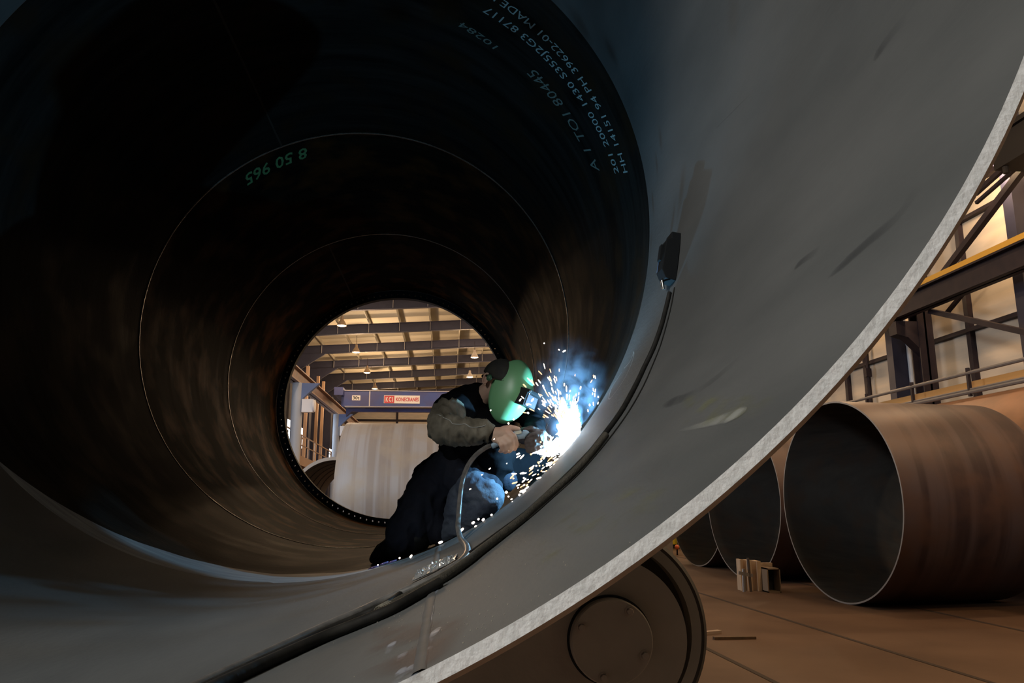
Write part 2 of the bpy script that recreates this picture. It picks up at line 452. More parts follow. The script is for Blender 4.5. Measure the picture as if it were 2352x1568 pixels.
for poly in ([(1290, 1175), (1480, 1165), (1440, 1290), (1180, 1310)], [(1560, 905), (1800, 905), (1740, 960), (1560, 990)], [(1330, 1130), (1560, 1110), (1520, 1180), (1300, 1200)]):
    patch('crayon_stain', poly, M['yellow_stain'], near)
M['dark_smear'] = mat('dark_smear', (.040, .042, .046), .6, alpha=(5, .30, .6, .32), spec=.05)
for pts, w_ in (([(2110, 430), (2060, 500), (1990, 560), (1900, 640)], .05), ([(1880, 575), (1850, 595), (1825, 615)], .035), ([(2080, 40), (2040, 90), (2005, 140)], .04), ([(1725, 215), (1690, 250), (1640, 300)], .005), ([(1740, 790), (1600, 900), (1520, 930)], .05)):
    smear('scrape_mark', pts, (w_, w_), M['dark_smear'], near)
patch('heat_stain', [(860, 1440), (1100, 1400), (1020, 1540), (800, 1568)], M['brown_stain'], near)
for c, sx, sy, a in (((1005, 1352), 7, 17, .5), ((994, 1462), 8, 25, .55), ((975, 1505), 12, 22, .5), ((897, 1488), 8, 15, .4), ((938, 1545), 14, 22, .5), ((924, 1508), 5, 8, .3), ((960, 1530), 16, 40, .45), ((915, 1560), 14, 30, .4), ((985, 1420), 6, 40, .12)):
    dx, dy = math.sin(a) * sy, -math.cos(a) * sy; ex, ey = math.cos(a) * sx, math.sin(a) * sx
    smear('splash_mark', [(c[0] - dx, c[1] - dy), c, (c[0] + dx, c[1] + dy)], (.014, .022), M['blue_scuff'], near)
g = G()
for i in range(170):
    x = random.gauss(1080, 200); y = random.gauss(1400, 60)
    if y < 1260 + (1200 - x) * .3 - 60 or y > 1568: continue
    try: p = wall(x, y)
    except ValueError: continue
    if p.y < YR + .02 or p.y > 3.8: continue
    th, Y = thY(p); vs, fs = sphere_pts(cyl(th, Y, R - .0006), random.uniform(.0006, .0016), nu=6, nv=4); g.add(vs, fs)
so = g.build('spatter_beads', mat('spatter_steel', (.55, .5, .42), .35, .6), near); so['kind'] = 'stuff'
wall_line('dark_line', [(1110, 1205), (1085, 1225), (1064, 1243)], .012, M['groove'], near)  # short dark line on the plate near the joint edge

# ================================================================== CABLES AND REMOTE BOX
M['rubber'] = mat('black_cable_rubber', (.012, .011, .010), .6, 0, (.022, .020, .017), 30, bump=.2, spec=.25)
M['hose'] = mat('brown_braided_hose', (.045, .040, .030), .6, 0, (.07, .06, .045), 60, bump=.4, bscale=200)
M['box_plastic'] = mat('black_box_enamel', (.010, .011, .012), .75, spec=.1)
M['chrome'] = mat('chrome_plug', (.75, .74, .70), .2, 1)

def wall_path(pts, r, rad=R):
    """picture points, r = cable radius; optional third value lifts the cable off the wall"""
    out = []
    for q in pts:
        p = wall(q[0], q[1], rad=rad - r - (q[2] if len(q) > 2 else 0)); out.append(p)
    return out
def cable(name, pts, r, m, parent=None, n=8, k=10):
    g = G(); g.tube(spline(wall_path(pts, r), n), r, k); return g.build(name, m, parent, auto=60)

# the long black cable from the remote box
c1 = cable('control_cable', [(1538, 672), (1530, 705), (1518, 750), (1500, 800), (1480, 842), (1462, 880), (1428, 942), (1392, 992), (1352, 1042), (1305, 1090), (1255, 1137), (1205, 1182), (1150, 1222), (1095, 1262),
                            (1040, 1298), (990, 1325), (940, 1352), (880, 1392), (820, 1418), (740, 1452), (650, 1494), (560, 1535), (480, 1572), (380, 1622), (280, 1680)], .0105, M['rubber'])
tag(c1, 'black control cable running from the small wall box down the curved grey plate', 'cable')
c2 = cable('thick_hose', [(1392, 998, .004), (1345, 1056), (1300, 1101), (1250, 1146), (1204, 1188), (1150, 1230), (1100, 1268), (1068, 1293), (1020, 1325), (960, 1358), (890, 1396)], .0135, M['hose'])
tag(c2, 'brown ribbed hose lying beside the torch cable, its pale end near the bottom seam', 'hose')
g = G(); e = wall_path([(893, 1394), (872, 1406)], .0135); g.tube([e[0], e[1]], [.0145, .011], 12)
for k in range(6): q = e[0].lerp(e[1], k / 5); g.lathe(q, e[1] - e[0], [(.0145, -.002), (.0165, 0), (.0145, .002)], 12)
g.build('hose_end', mat('dusty_hose_tip', (.16, .14, .10), .7, 0, (.08, .07, .05), 80), c2)
c3 = cable('thin_wire', [(1549, 660), (1541, 705), (1530, 748), (1516, 795), (1498, 840), (1478, 885), (1447, 940), (1412, 990), (1368, 1045), (1322, 1095), (1270, 1142), (1215, 1190), (1158, 1233), (1102, 1275)], .0028, M['rubber'])
tag(c3, 'thin black wire running parallel below the control cable from the wall box', 'wire')
c5 = cable('ground_lead', [(1010, 1337), (960, 1365), (900, 1398), (820, 1432), (740, 1464), (650, 1504), (560, 1545), (470, 1588), (360, 1650)], .0135, M['rubber'])
tag(c5, 'thick black lead at the bottom, bundled against the control cable', 'cable')

def remote_box():
    bt = wall(1553, 548); bb = wall(1541, 655)
    root = thing('remote_box', wall(1545, 650), 'small black magnetic box stuck high on the curved grey wall', 'control box')
    t0, y0 = thY(bt); t1, y1 = thY(bb)
    def B(u, v, w):   # u along the box from the bottom up, v across (depth in Y), w off the wall
        th = t1 + (t0 - t1) * u; Y = y1 + (y0 - y1) * u + v; return cyl(th, Y, R - w)
    def prism(name, us, v0, v1, m, par=root, z0=0.0):
        # us: list of (u, thickness)
        g = G(); P = []
        for u, w in us:
            P += [B(u, v0, z0), B(u, v1, z0), B(u, v1, w), B(u, v0, w)]
        n = len(us); fs = [(0, 3, 2, 1), ((n - 1) * 4, (n - 1) * 4 + 1, (n - 1) * 4 + 2, (n - 1) * 4 + 3)]
        for i in range(n - 1):
            for k in range(4): fs.append((i * 4 + k, i * 4 + (k + 1) % 4, (i + 1) * 4 + (k + 1) % 4, (i + 1) * 4 + k))
        g.add(P, fs); o = g.build(name, m, par, auto=25)
        bv = o.modifiers.new('b', 'BEVEL'); bv.width = .003; bv.segments = 2; return o
    prism('box_body', [(0, .05), (.16, .075), (.8, .07), (.86, .045), (1, .045)], -.085, .02, M['box_plastic'])
    prism('switch_guard', [(.4, .086), (.75, .084)], -.04, .0, M['box_plastic'], z0=.07)
    prism('status_strip', [(.18, .078), (.5, .077)], .008, .014, mat('blue_strip', (.06, .12, .25), .3), z0=.07)
    g = G(); p = B(0, -.02, .05); q = B(-.16, -.02, .035); g.tube([p, p.lerp(q, .5), q], [.009, .007, .0065], 12); g.build('plug', M['chrome'], root)
remote_box()

# torch cable hanging from the gun and lying on the near ring
M['torch_sleeve'] = mat('grey_torch_hose', (.10, .095, .09), .36, 0, (.16, .15, .14), 40)
pts = [at(1128, 1022, 4.2), at(1112, 1030, 4.18), at(1090, 1048, 4.15), at(1072, 1075, 4.1), at(1061, 1110, 4.05), at(1056, 1150, 3.98), at(1053, 1190, 3.9), at(1052, 1212, 3.75)]
pts += wall_path([(1058, 1236), (1070, 1252), (1073, 1272), (1060, 1290), (1035, 1306), (1000, 1326), (950, 1350), (880, 1380), (820, 1408), (740, 1442), (650, 1484), (560, 1526), (480, 1563), (380, 1612)], .0125)
g = G(); g.tube(spline(pts, 8), .0125, 14); tc = g.build('torch_cable', M['torch_sleeve'], None, auto=60)
tag(tc, 'grey torch cable arching from the welding gun down to the plate and along it', 'cable')

# crumpled clear film beside the cable
def foil():
    c = [Vector(thY(wall(*q))) for q in ((948, 1334), (958, 1318), (1052, 1272), (1046, 1288))]
    nu, nv = 60, 12; vs = []; fs = []
    for j in range(nv + 1):
        for i in range(nu + 1):
            s, t = i / nu, j / nv
            p = (c[0] * (1 - s) + c[3] * s) * (1 - t) + (c[1] * (1 - s) + c[2] * s) * t
            h = .004 + .022 * abs(noise.noise(Vector((s * 16, t * 5, 1)))) + .012 * abs(noise.noise(Vector((s * 40, t * 12, 5))))
            h *= min(1, 8 * min(s, 1 - s) + .15) * min(1, 5 * min(t, 1 - t) + .1)
            vs.append(cyl(p.x + .006 * noise.noise(Vector((s * 20, t * 8, 9))), p.y + .02 * noise.noise(Vector((s * 20, t * 8, 3))), R - .001 - h))
    for j in range(nv):
        for i in range(nu): k = j * (nu + 1) + i; fs.append((k, k + 1, k + nu + 2, k + nu + 1))
    o = mk('crumpled_film', vs, fs, mat('crinkled_film', (.65, .65, .64), .15, .6), None, smooth=False)
    tag(o, 'shiny crumpled strip of film lying above the bend of the torch cable', 'plastic film')
foil()

# ================================================================== ROLLER
def roller():
    ax, az = .409, H - .335; root = thing('roller_stand', (ax, 2.2, 0), 'dark steel roller stand with a bolted cap carrying the tube at the lower right rim', 'roller stand')
    m1 = mat('dark_machine_paint', (.36, .33, .28), .6, 0, (.44, .40, .34), 5, bump=.15); m2 = mat('worn_tyre_steel', (.36, .35, .32), .5, 0, (.42, .41, .37), 8); m3 = mat('tyre_rubber', (.06, .057, .05), .65)
    Yd = Vector((0, 1, 0)); c = Vector((ax, 0, az))
    g = G(); g.lathe(c + Yd * 2.12, Yd, [(.236, .05), (.236, 0), (.262, 0), (.262, .05)], 96, 0, True); w = g.build('wheel_rim', m2, root)
    g = G(); g.lathe(c + Yd * 2.12, Yd, [(.262, .002), (.270, 0), (.280, .012), (.280, .29), (.24, .30), (.20, .27), (.20, .08), (.262, .05)], 96, 0, True); g.build('tyre', m3, root)
    g = G(); g.lathe(c + Yd * 2.2, Yd, [(.005, 0), (.24, 0), (.24, .03), (.005, .03)], 64); g.build('wheel_disc', M['black_paint'], root)
    # side plate: rounded at the right, reaching left and down
    n = 40; out = []
    for i in range(n + 1):
        a = -math.radians(55) + math.radians(120) * i / n; out.append(c + Vector((.196 * math.cos(a), 0, .196 * math.sin(a))))
    out += [Vector((ax - .05, 0, az + .19)), Vector((ax - .30, 0, az + .06)), Vector((ax - .62, 0, az - .12)), Vector((ax - .62, 0, az - .62)), Vector((ax + .0, 0, az - .62))]
    g = G(); g.poly([p + Yd * 2.03 for p in out], Yd * .03); o = g.build('side_plate', m1, root, auto=20)
    g = G(); g.poly([p + Yd * 2.42 for p in out], Yd * .03); g.build('side_plate', m1, root, auto=20)
    cc = Vector((ax, 0, az))
    g = G(); g.lathe(cc + Yd * 1.995, Yd, [(.0005, 0), (.098, 0), (.101, .003), (.101, .034)], 64); g.build('bearing_cap', m1, root)
    g = G(); g.lathe(cc + Yd * 2.026, Yd, [(.100, 0), (.107, .0005), (.107, .004)], 64); g.build('cap_joint', M['black_paint'], root)
    for deg in (58, 155, -107 + 0, -22):
        a = math.radians(deg); p = cc + Vector((.084 * math.cos(a), 1.984, .084 * math.sin(a)))
        g = G(); g.lathe(p, Yd, [(.0001, 0), (.0075, .0005), (.0085, .002), (.0085, .012)], 6); g.lathe(p, Yd, [(.0085, .0095), (.0125, .0095), (.0125, .012)], 16)
        g.build('bolt', mat('oily_bolt', (.42, .37, .32), .4, 0) if 'oily_bolt' not in bpy.data.materials else bpy.data.materials['oily_bolt'], root)
    g = G(); g.lathe(c + Yd * 2.0, Yd, [(.04, 0), (.04, .5), (.0001, .5)], 24); g.build('axle', m2, root)
    g = G(); g.box((ax - 1.6, 1.95, 0), (ax + .25, 2.55, .12)); g.box((ax - .6, 2.06, .12), (ax - .1, 2.42, az - .55)); g.box((ax - .62, 2.03, az - .66), (ax + .02, 2.45, az - .6)); g.build('stand_base', m1, root)
    # its twin under the other side of the tube carries the weight symmetrically
roller()

# ================================================================== HALL
M['floor'] = mat('rust_dusted_concrete', (.070, .032, .013), .75, 0, (.125, .068, .036), .55, mix=(.3, .7), bump=.1, bscale=12)
M['cream'] = mat('cream_wall_panel', (.62, .53, .42), .75, 0, (.50, .45, .38), 1.2, stretch=(1, .3, 3))
M['deck'] = mat('cream_roof_deck', (.62, .56, .42), .7)
M['navy'] = mat('navy_steel_paint', (.012, .013, .034), .6, 0, (.017, .018, .042), 3)
M['darkbeam'] = mat('brown_black_steel', (.016, .012, .018), .6, 0, (.026, .018, .022), 3, spec=.2)
M['palegrey'] = mat('pale_blue_grey_paint', (.36, .41, .50), .5)
M['rust_beam'] = mat('rust_primer_beam', (.20, .105, .06), .6, 0, (.13, .09, .08), 4)
M['rust_pipe_in'] = rolled('pipe_inside_scale', (.040, .042, .044), (.062, .062, .062), (.06, .05, .045), .65, 0, .02)
def banded(name, base, band, warm, axis='X', scale=1.6):
    m = bpy.data.materials.new(name); m.use_nodes = True; nt = m.node_tree; N = nt.nodes; L = nt.links; b = N['Principled BSDF']; b.inputs['Roughness'].default_value = .5; b.inputs['Metallic'].default_value = .1
    tc = N.new('ShaderNodeTexCoord'); sp = N.new('ShaderNodeMapping'); sp.inputs['Scale'].default_value = (scale, .04, .04) if axis == 'X' else (.04, scale, .04); L.new(tc.outputs['Object'], sp.inputs['Vector'])
    n = N.new('ShaderNodeTexNoise'); n.inputs['Scale'].default_value = 2.2; n.inputs['Detail'].default_value = 3; L.new(sp.outputs['Vector'], n.inputs['Vector'])
    r = N.new('ShaderNodeValToRGB'); e = r.color_ramp.elements; e[0].position = .42; e[0].color = (*band, 1); e[1].position = .56; e[1].color = (*base, 1); L.new(n.outputs['Fac'], r.inputs['Fac'])
    n2 = N.new('ShaderNodeTexNoise'); n2.inputs['Scale'].default_value = 1.4; n2.inputs['Detail'].default_value = 8; L.new(tc.outputs['Object'], n2.inputs['Vector'])
    r2 = N.new('ShaderNodeMapRange'); r2.inputs['From Min'].default_value = .45; r2.inputs['From Max'].default_value = .7; L.new(n2.outputs['Fac'], r2.inputs['Value'])
    mx = N.new('ShaderNodeMixRGB'); mx.inputs['Color2'].default_value = (*warm, 1); L.new(r2.outputs['Result'], mx.inputs['Fac']); L.new(r.outputs['Color'], mx.inputs['Color1']); L.new(mx.outputs['Color'], b.inputs['Base Color'])
    return m
M['rust_pipe'] = banded('banded_rusty_pipe', (.080, .054, .052), (.040, .024, .024), (.088, .047, .034))
M['pale_pipe'] = banded('pale_streaked_pipe', (.34, .34, .355), (.27, .245, .23), (.34, .30, .25), scale=2.5)

XL, XR, Y0, Y1 = -12.0, 15.2, -14.0, 88.0
def roofz(X): return H + 10.57 + .06 * (X if X < 3.8 else 7.6 - X)
def struct(o): o['kind'] = 'structure'; return o
g = G(); g.box((XL, Y0, -.2), (XR, Y1, 0)); struct(g.build('floor', M['floor']))
g = G(); g.box((XL - .2, Y0, 0), (XL, Y1, 12)); struct(g.build('wall_left', mat('dim_left_cladding', (.09, .09, .11), .7)))
g = G(); g.box((XR, Y0, 0), (XR + .2, Y1, 14)); struct(g.build('wall_right', M['cream']))
g = G(); g.box((XL, Y1, 0), (XR, Y1 + .2, 14)); struct(g.build('wall_far', M['cream']))
g = G()
for a, b in ((XL, 3.8), (3.8, XR)):
    za, zb = roofz(a) + .95, roofz(b) + .95
    g.add([(a, Y0, za), (b, Y0, zb), (b, Y1, zb), (a, Y1, za), (a, Y0, za + .15), (b, Y0, zb + .15), (b, Y1, zb + .15), (a, Y1, za + .15)], [(0, 3, 2, 1), (4, 5, 6, 7), (0, 1, 5, 4), (1, 2, 6, 5), (2, 3, 7, 6), (3, 0, 4, 7)])
struct(g.build('ceiling', M['deck']))
tn = [0]
def trim(g, m):
    tn[0] += 1; return struct(g.build('trim_%d' % tn[0], m))
# purlins
for i in range(14):
    X = XL + 1.3 + i * 1.9; z = roofz(X)
    g = G(); g.box((X - .02, Y0, z + .72), (X + .02, Y1, z + .92)); g.box((X - .05, Y0, z + .70), (X + .02, Y1, z + .72)); trim(g, mat('purlin_paint', (.26, .24, .19), .6) if i == 0 else bpy.data.materials['purlin_paint'])
# portal frames: rafter, haunches, light stiffeners
M['stiff'] = mat('pale_stiffener', (.34, .33, .34), .6)
def frame(Y, m):
    g = G()
    for a, b in ((XL + .3, 3.8), (3.8, XR - .3)):
        for z0, z1, w in ((0, .04, .26), (.56, .60, .26), (0, .60, .04)):
            za, zb = roofz(a), roofz(b)
            g.add([(a, Y - w / 2, za + z0), (b, Y - w / 2, zb + z0), (b, Y + w / 2, zb + z0), (a, Y + w / 2, za + z0), (a, Y - w / 2, za + z1), (b, Y - w / 2, zb + z1), (b, Y + w / 2, zb + z1), (a, Y + w / 2, za + z1)],
                  [(0, 3, 2, 1), (4, 5, 6, 7), (0, 1, 5, 4), (1, 2, 6, 5), (2, 3, 7, 6), (3, 0, 4, 7)])
    for X, s in ((XL + .3, 1), (XR - .3, -1)):
        g.poly([(X, Y - .1, roofz(X) - 1.6), (X + s * .5, Y - .1, roofz(X) - 1.6), (X + s * 3.2, Y - .1, roofz(X + s * 3.2)), (X, Y - .1, roofz(X))], (0, .2, 0))
        g.box((min(X, X + s * .5), Y - .18, 0), (max(X, X + s * .5), Y + .18, roofz(X)))
    for i in range(14):
        X = XL + 1.3 + i * 1.9; g.box((X - .012, Y - .135, roofz(X) + .04), (X + .012, Y - .02, roofz(X) + .58), 1)
    trim(g, [m, M['stiff']])
for k in range(-6, 8): frame(42.4 + 6.06 * k, M['navy'])
# far wall divisions
g = G()
for x in (-5.6, -1.2, 3.2, 4.8, 7.6, 10.4): g.box((x - .12, Y1 - .2, 0), (x + .12, Y1, 12.5))
for z in (5.0, 8.2, 10.6, 12.0): g.box((XL, Y1 - .15, z), (XR, Y1, z + .25))
g.box((2.2, Y1 - .6, 0), (3.0, Y1, 12.5)); trim(g, M['darkbeam'])
# right wall rails and posts
g = G()
for r_, w in ((.325, .12), (.543, .1), (.605, .16)): z = H + r_ * (XR - .15); g.box((XR - .18, Y0, z - w / 2), (XR, Y1, z + w / 2))
for px, py in ((2213, 640), (2335, 500), (1992, 880), (1946, 870)):
    p = atX(px, py, XR - .1); g.box((XR - .16, p.y - .09, 0), (XR, p.y + .09, 13))
trim(g, M['darkbeam'])
# joints in the concrete floor
def joint(p, q, w):
    a = fl(*p); b = fl(*q); d = (b - a) / (b.y - a.y); s = a + d * (-2 - a.y); e = a + d * (70 - a.y); n = Vector((w / 2, 0, 0)); up = Vector((0, 0, .004))
    g = G(); g.add([s - n + up, s + n + up, e + n + up, e - n + up], [(0, 1, 2, 3)]); trim(g, mat('floor_joint', (.035, .022, .016), .9) if 'floor_joint' not in bpy.data.materials else bpy.data.materials['floor_joint'])
joint((1612.3, 1483.6), (1782.6, 1568), .07); joint((1608.7, 1362.2), (2278.8, 1568), .075); joint((2115.8, 1398.5), (2352, 1449.2), .085)

# runway beams of the crane
def runway(name, X, z0, z1, w, m, label, cap=None):
    r = thing(name, (X, 30, z0), label, 'crane rail')
    g = G(); t = .05; g.box((X - w / 2, Y0, z0), (X + w / 2, Y1, z0 + t)); g.box((X - w / 2, Y0, z1 - t), (X + w / 2, Y1, z1)); g.box((X - .03, Y0, z0), (X + .03, Y1, z1)); g.build('runway_girder', m, r)
    if cap: g = G(); g.box((X - w / 2 - .01, Y0, z1), (X - w / 2 + .12, Y1, z1 + .14)); g.build('walk_edge', cap, r)
    g = G(); g.box((X - .04, Y0, z1), (X + .04, Y1, z1 + .09)); g.build('rail', M['darkbeam'], r); return r
ZR = H + .405 * 13.3
runway('runway_beam', 13.5, ZR, ZR + .62, .4, M['darkbeam'], 'dark runway beam with a yellow edge along the right wall', mat('yellow_edge_paint', (.60, .32, .03), .6))
runway('runway_beam', -7.0, H + 5.35, H + 6.0, .42, M['rust_beam'], 'rust brown runway beam along the left side, seen through the far opening')
def post_with_corbel(X, px, py, w, m, label, name='hall_column'):
    p = atX(px, py, X); r = thing(name, (X, p.y, 0), label, 'column')
    g = G(); y = p.y
    g.box((X - w / 2, y - w / 2, 0), (X + w / 2, y - w / 2 + .04, 12)); g.box((X - w / 2, y + w / 2 - .04, 0), (X + w / 2, y + w / 2, 12)); g.box((X - .03, y - w / 2, 0), (X + .03, y + w / 2, 12)); g.build('shaft', m, r)
    g = G(); g.poly([(X - .9, y - .2, ZR - .05), (X, y - .2, ZR - .05), (X, y - .2, ZR - 1.1), (X - .55, y - .2, ZR - .55), (X - .9, y - .2, ZR - .45)], (0, .4, 0)); g.build('corbel', m, r); return p
cp = post_with_corbel(14.3, 2120, 800, .46, M['darkbeam'], 'dark steel column with a corbel beneath the yellow edged beam')
def brace(p, q, X, w, m, label):
    a = atX(*p, X); b = atX(*q, X); d = (b - a); g = G(); g.bar(a - d * .02, b + d * 1.2, w, w); o = g.build('wall_brace', m); tag(o, label, 'brace')
brace((2158, 640), (2352, 385), 14.0, .16, M['darkbeam'], 'dark diagonal brace rising above the yellow edged beam')
brace((2140, 715), (2352, 762), 13.9, .14, M['darkbeam'], 'dark brace sloping down to the right from the column corbel')
brace((2172, 722), (2210, 676), 14.6, .1, M['darkbeam'], 'short dark strut between the column and the beam')
g = G(); p = atX(2352, 330, 13.4); g.box((13.0, p.y - 1.2, p.z - .45), (13.78, p.y + .55, p.z + .35)); g.box((12.9, p.y - 1.2, p.z + .3), (13.84, p.y + .2, p.z + .42)); g.tube([(13.1, p.y + .3, p.z - .45), (13.1, p.y + .3, p.z - .62)], .07)
tag(g.build('crane_gearbox', M['dark_edge']), 'black machinery housing high at the right edge beside the rim', 'machinery')
g = G(); a = atX(2240, 445, 13.6); b = atX(2352, 345, 13.6); g.bar(a, b + (b - a), .1, .12); g.bar(a - Vector((0, 0, .25)), b + (b - a) - Vector((0, 0, .25)), .08, .08); tag(g.build('overhead_bar', M['darkbeam']), 'pair of dark rising bars just below the black machinery housing', 'bar')
# drain pipe beside the column
g = G(); p = atX(2092, 850, 14.9); g.tube([(14.9, p.y, 0), (14.9, p.y, p.z + .8), (14.9, p.y + .15, p.z + 1.1), (14.9, p.y + .15, p.z + 2)], .07, 10); tag(g.build('drain_pipe', M['palegrey']), 'pale vertical pipe with a bend on the wall left of the column', 'pipe')
g = G(); p = atX(1992, 840, 14.9); g.tube([(14.9, p.y, 0), (14.9, p.y, p.z + 1.3)], .05, 8); g.box((14.8, p.y - .08, p.z - .4), (15, p.y + .08, p.z - .1)); tag(g.build('conduit', M['darkbeam']), 'thin dark conduit on the cream wall just above the near rusty pipe', 'conduit')
# walkway railing at the right
def railing():
    X = 12.3; r = thing('walkway_railing', (X, 20, 0), 'grey tubular walkway railing above the rusty pipes at the right wall', 'railing')
    z1 = H + .2435 * X; z2 = H + .2065 * X
    for z, rr in ((z1, .045), (z2, .05), (z2 + .06, .03)):
        g = G(); g.tube([(X, 12, z), (X, 60, z)], rr, 8); g.build('rail', mat('galvanised_rail', (.22, .21, .21), .45, .5) if 'galvanised_rail' not in bpy.data.materials else bpy.data.materials['galvanised_rail'], r)
    for k in range(14):
        y = 15.2 + 2.3 * k; g = G(); g.box((X - .035, y - .035, z2 - .1), (X + .035, y + .035, z1 + .08)); g.tube([(X, y, z1 + .05), (X, y, z1 + .12)], .05, 8); g.build('post', M['darkbeam'], r)
    g = G(); g.box((X + .35, 12, z2 + .05), (X + .42, 60, z2 + .32)); g.build('kick_plate', mat('ochre_kick_plate', (.45, .25, .08), .6), r)
railing()

# rusty pipes along the right
M['rim_cut'] = mat('pipe_cut_rim', (.30, .27, .24), .5, .2)
def pipe(name, label, cx, cy, cz, r, L, ang, mo, mi, group=None, t=.03, r2=None):
    root = thing(name, (cx, cy, 0), label, 'pipe', group); d = Vector((math.cos(ang), math.sin(ang), 0)); o = Vector((cx, cy, cz)); r2 = r2 or r
    drop = Vector((0, 0, 0))
    def out(k): return (r + (r2 - r) * k)
    g = G(); g.lathe(o, d, [(out(k / 8), L * k / 8) for k in range(9)], 128); sh = g.build('pipe_shell', mo, root, auto=60)
    g = G(); g.lathe(o, d, [(out(k / 8) - t, L * k / 8) for k in range(9)], 128); g.build('pipe_lining', mi, root, auto=60, fix=False)
    g = G(); g.lathe(o, d, [(r, 0), (r - t, 0)], 128); g.build('cut_rim', M['rim_cut'], root)
    g = G(); g.lathe(o, d, [(r2, L), (r2 - t, L)], 128); g.build('cut_rim', M['rim_cut'], root)
    return root
rp = 1.925
def place_pipe(px, py, label):
    p = fl(px, py); return p
GP = 'rusty pipes standing side by side along the right wall'
p1 = fl(1940, 1386); p2 = fl(1712, 1329); p3 = fl(1602, 1300)
A1 = math.radians(7)
P1 = pipe('rusty_pipe', 'large rusty banded pipe at the right, its open dark end nearest the floor joints', p1.x, p1.y, rp, rp, 3.1, A1, M['rust_pipe'], M['rust_pipe_in'], GP)
for p, lab in ((p2, 'middle rusty pipe behind the nearest one, open end above the timber blocks'), (p3, 'farthest rusty pipe peeking out beneath the bright tube rim')):
    c = copy_tree(P1); c.location = (p.x, p.y, 0); c['label'] = lab
pipe('long_rusty_pipe', 'long orange rusty pipe lying lengthwise between the near pipe and the right wall', 12.95, 8.0, 2.35, 2.05, 12.6, PI / 2, mat('orange_rust', (.26, .12, .055), .6, 0, (.16, .08, .04), 1.0), M['rust_pipe_in'])

# pale pipe and small dark pipe seen through the far opening
pp = at(792, 1100, 25)
pipe('pale_pipe', 'pale streaked steel pipe lying crosswise beyond the far flange', at(803, 975, 25).x, 25, 2.16, 2.16, 6.5, math.radians(-3), M['pale_pipe'], M['rust_pipe_in'], r2=2.08)
pp = Vector((-4.72, 34, 0))
pk = pipe('dark_ribbed_pipe', 'dark open pipe with a tan rim left of the pale pipe', pp.x, 34, 1.88, 1.88, 9, PI / 2, mat('tan_shell', (.40, .30, .20), .6), mat('black_liner', (.02, .02, .02), .6), t=.14)
for k in range(5):
    g = G(); g.lathe((pp.x, 34.8 + k * 1.5, 1.88), (0, 1, 0), [(1.74, -.02), (1.72, 0), (1.74, .02)], 96); g.build('inner_rib', mat('rib_steel', (.07, .07, .07), .5) if 'rib_steel' not in bpy.data.materials else bpy.data.materials['rib_steel'], pk)

# bridge crane
def crane():
    Y = 46; a = at(785, 897, Y); z1 = a.z; x0 = a.x; b = at(785, 932, Y).z
    x1 = 13.4; root = thing('bridge_crane', (3, Y, b), 'blue bridge crane girder with a white and red maker sign spanning the hall', 'crane')
    blue = mat('crane_blue', (.035, .06, .24), .45, 0, (.045, .05, .17), 1.2); lt = mat('pale_seam_paint', (.5, .5, .55), .5)
    g = G(); g.box((x0, Y, b), (x1, Y + .5, z1)); g.build('girder', blue, root)
    g = G(); g.box((x0 - .03, Y - .07, z1), (x1, Y + .55, z1 + .035)); g.box((x0 + .2, Y - .05, b - .03), (x1, Y + .5, b)); sx = at(849, 915, Y).x; g.box((sx - .03, Y - .03, b), (sx + .03, Y, z1)); g.build('flange_strip', lt, root)
    zb = at(800, 946, Y + 2).z; xb = at(797, 940, Y + 2).x
    g = G(); g.poly([(xb, Y + 1.6, b + .05), (x1, Y + 1.6, b + .05), (x1, Y + 1.6, zb), (xb + .35, Y + 1.6, zb), (xb, Y + 1.6, zb - .3)], (0, .4, 0)); g.build('rear_girder', blue, root)
    g = G(); g.box((x0 - .35, Y - .6, H + 6.0), (x0 + .15, Y + 2.4, H + 6.45)); g.build('end_truck', blue, root)
    for dy in (-.3, 2.0): g = G(); g.lathe((x0 - .2, Y + dy, H + 6.15), (1, 0, 0), [(.001, 0), (.16, 0), (.16, .12), (.001, .12)], 20); g.build('wheel', M['darkbeam'], root)
    # signs
    def plate(x0, y0, x1, y1, m, name, par, dy=.03):
        p = at(x0, y1, Y); q = at(x1, y0, Y); g = G(); g.box((p.x, Y - dy, p.z), (q.x, Y - dy + .02, q.z)); return g.build(name, m, par), p, q
    white = mat('sign_white', (.72, .70, .68), .5); red = mat('sign_red', (.50, .04, .05), .5); blk = mat('sign_black', (.02, .02, .02), .5)
    s, p, q = plate(881.5, 908.5, 964.5, 926, white, 'maker_sign', root)
    r, rp_, rq = plate(882.5, 909, 906, 925.5, red, 'red_panel', s, .035)
    def letters(t, x0, y0, x1, y1, m, par, dy, bold=.02):
        P = at(x0, y1, Y); Q = at(x1, y0, Y); vs, fs = text_mesh(t, 1, bold); w0 = min(v.x for v in vs); w1 = max(v.x for v in vs); h0 = min(v.y for v in vs); h1 = max(v.y for v in vs)
        out = [Vector((P.x + (Q.x - P.x) * (v.x - w0) / (w1 - w0), Y - dy, P.z + (Q.z - P.z) * (v.y - h0) / (h1 - h0))) for v in vs]; mk('lettering', out, fs, m, par, smooth=False)
    letters('KONECRANES', 909.5, 913, 962, 921.5, red, s, .034, .03)
    letters('K', 886, 911.5, 892, 922.5, white, s, .04); letters('C', 893, 911.5, 899, 922.5, white, s, .04, .03); letters('I', 901, 911.5, 903, 922.5, white, s, .04, .02)
    w, p, q = plate(808.5, 908, 828, 919, white, 'load_sign', root); letters('30t', 810.5, 909.5, 826, 917.5, blk, w, .034, .03)
crane()

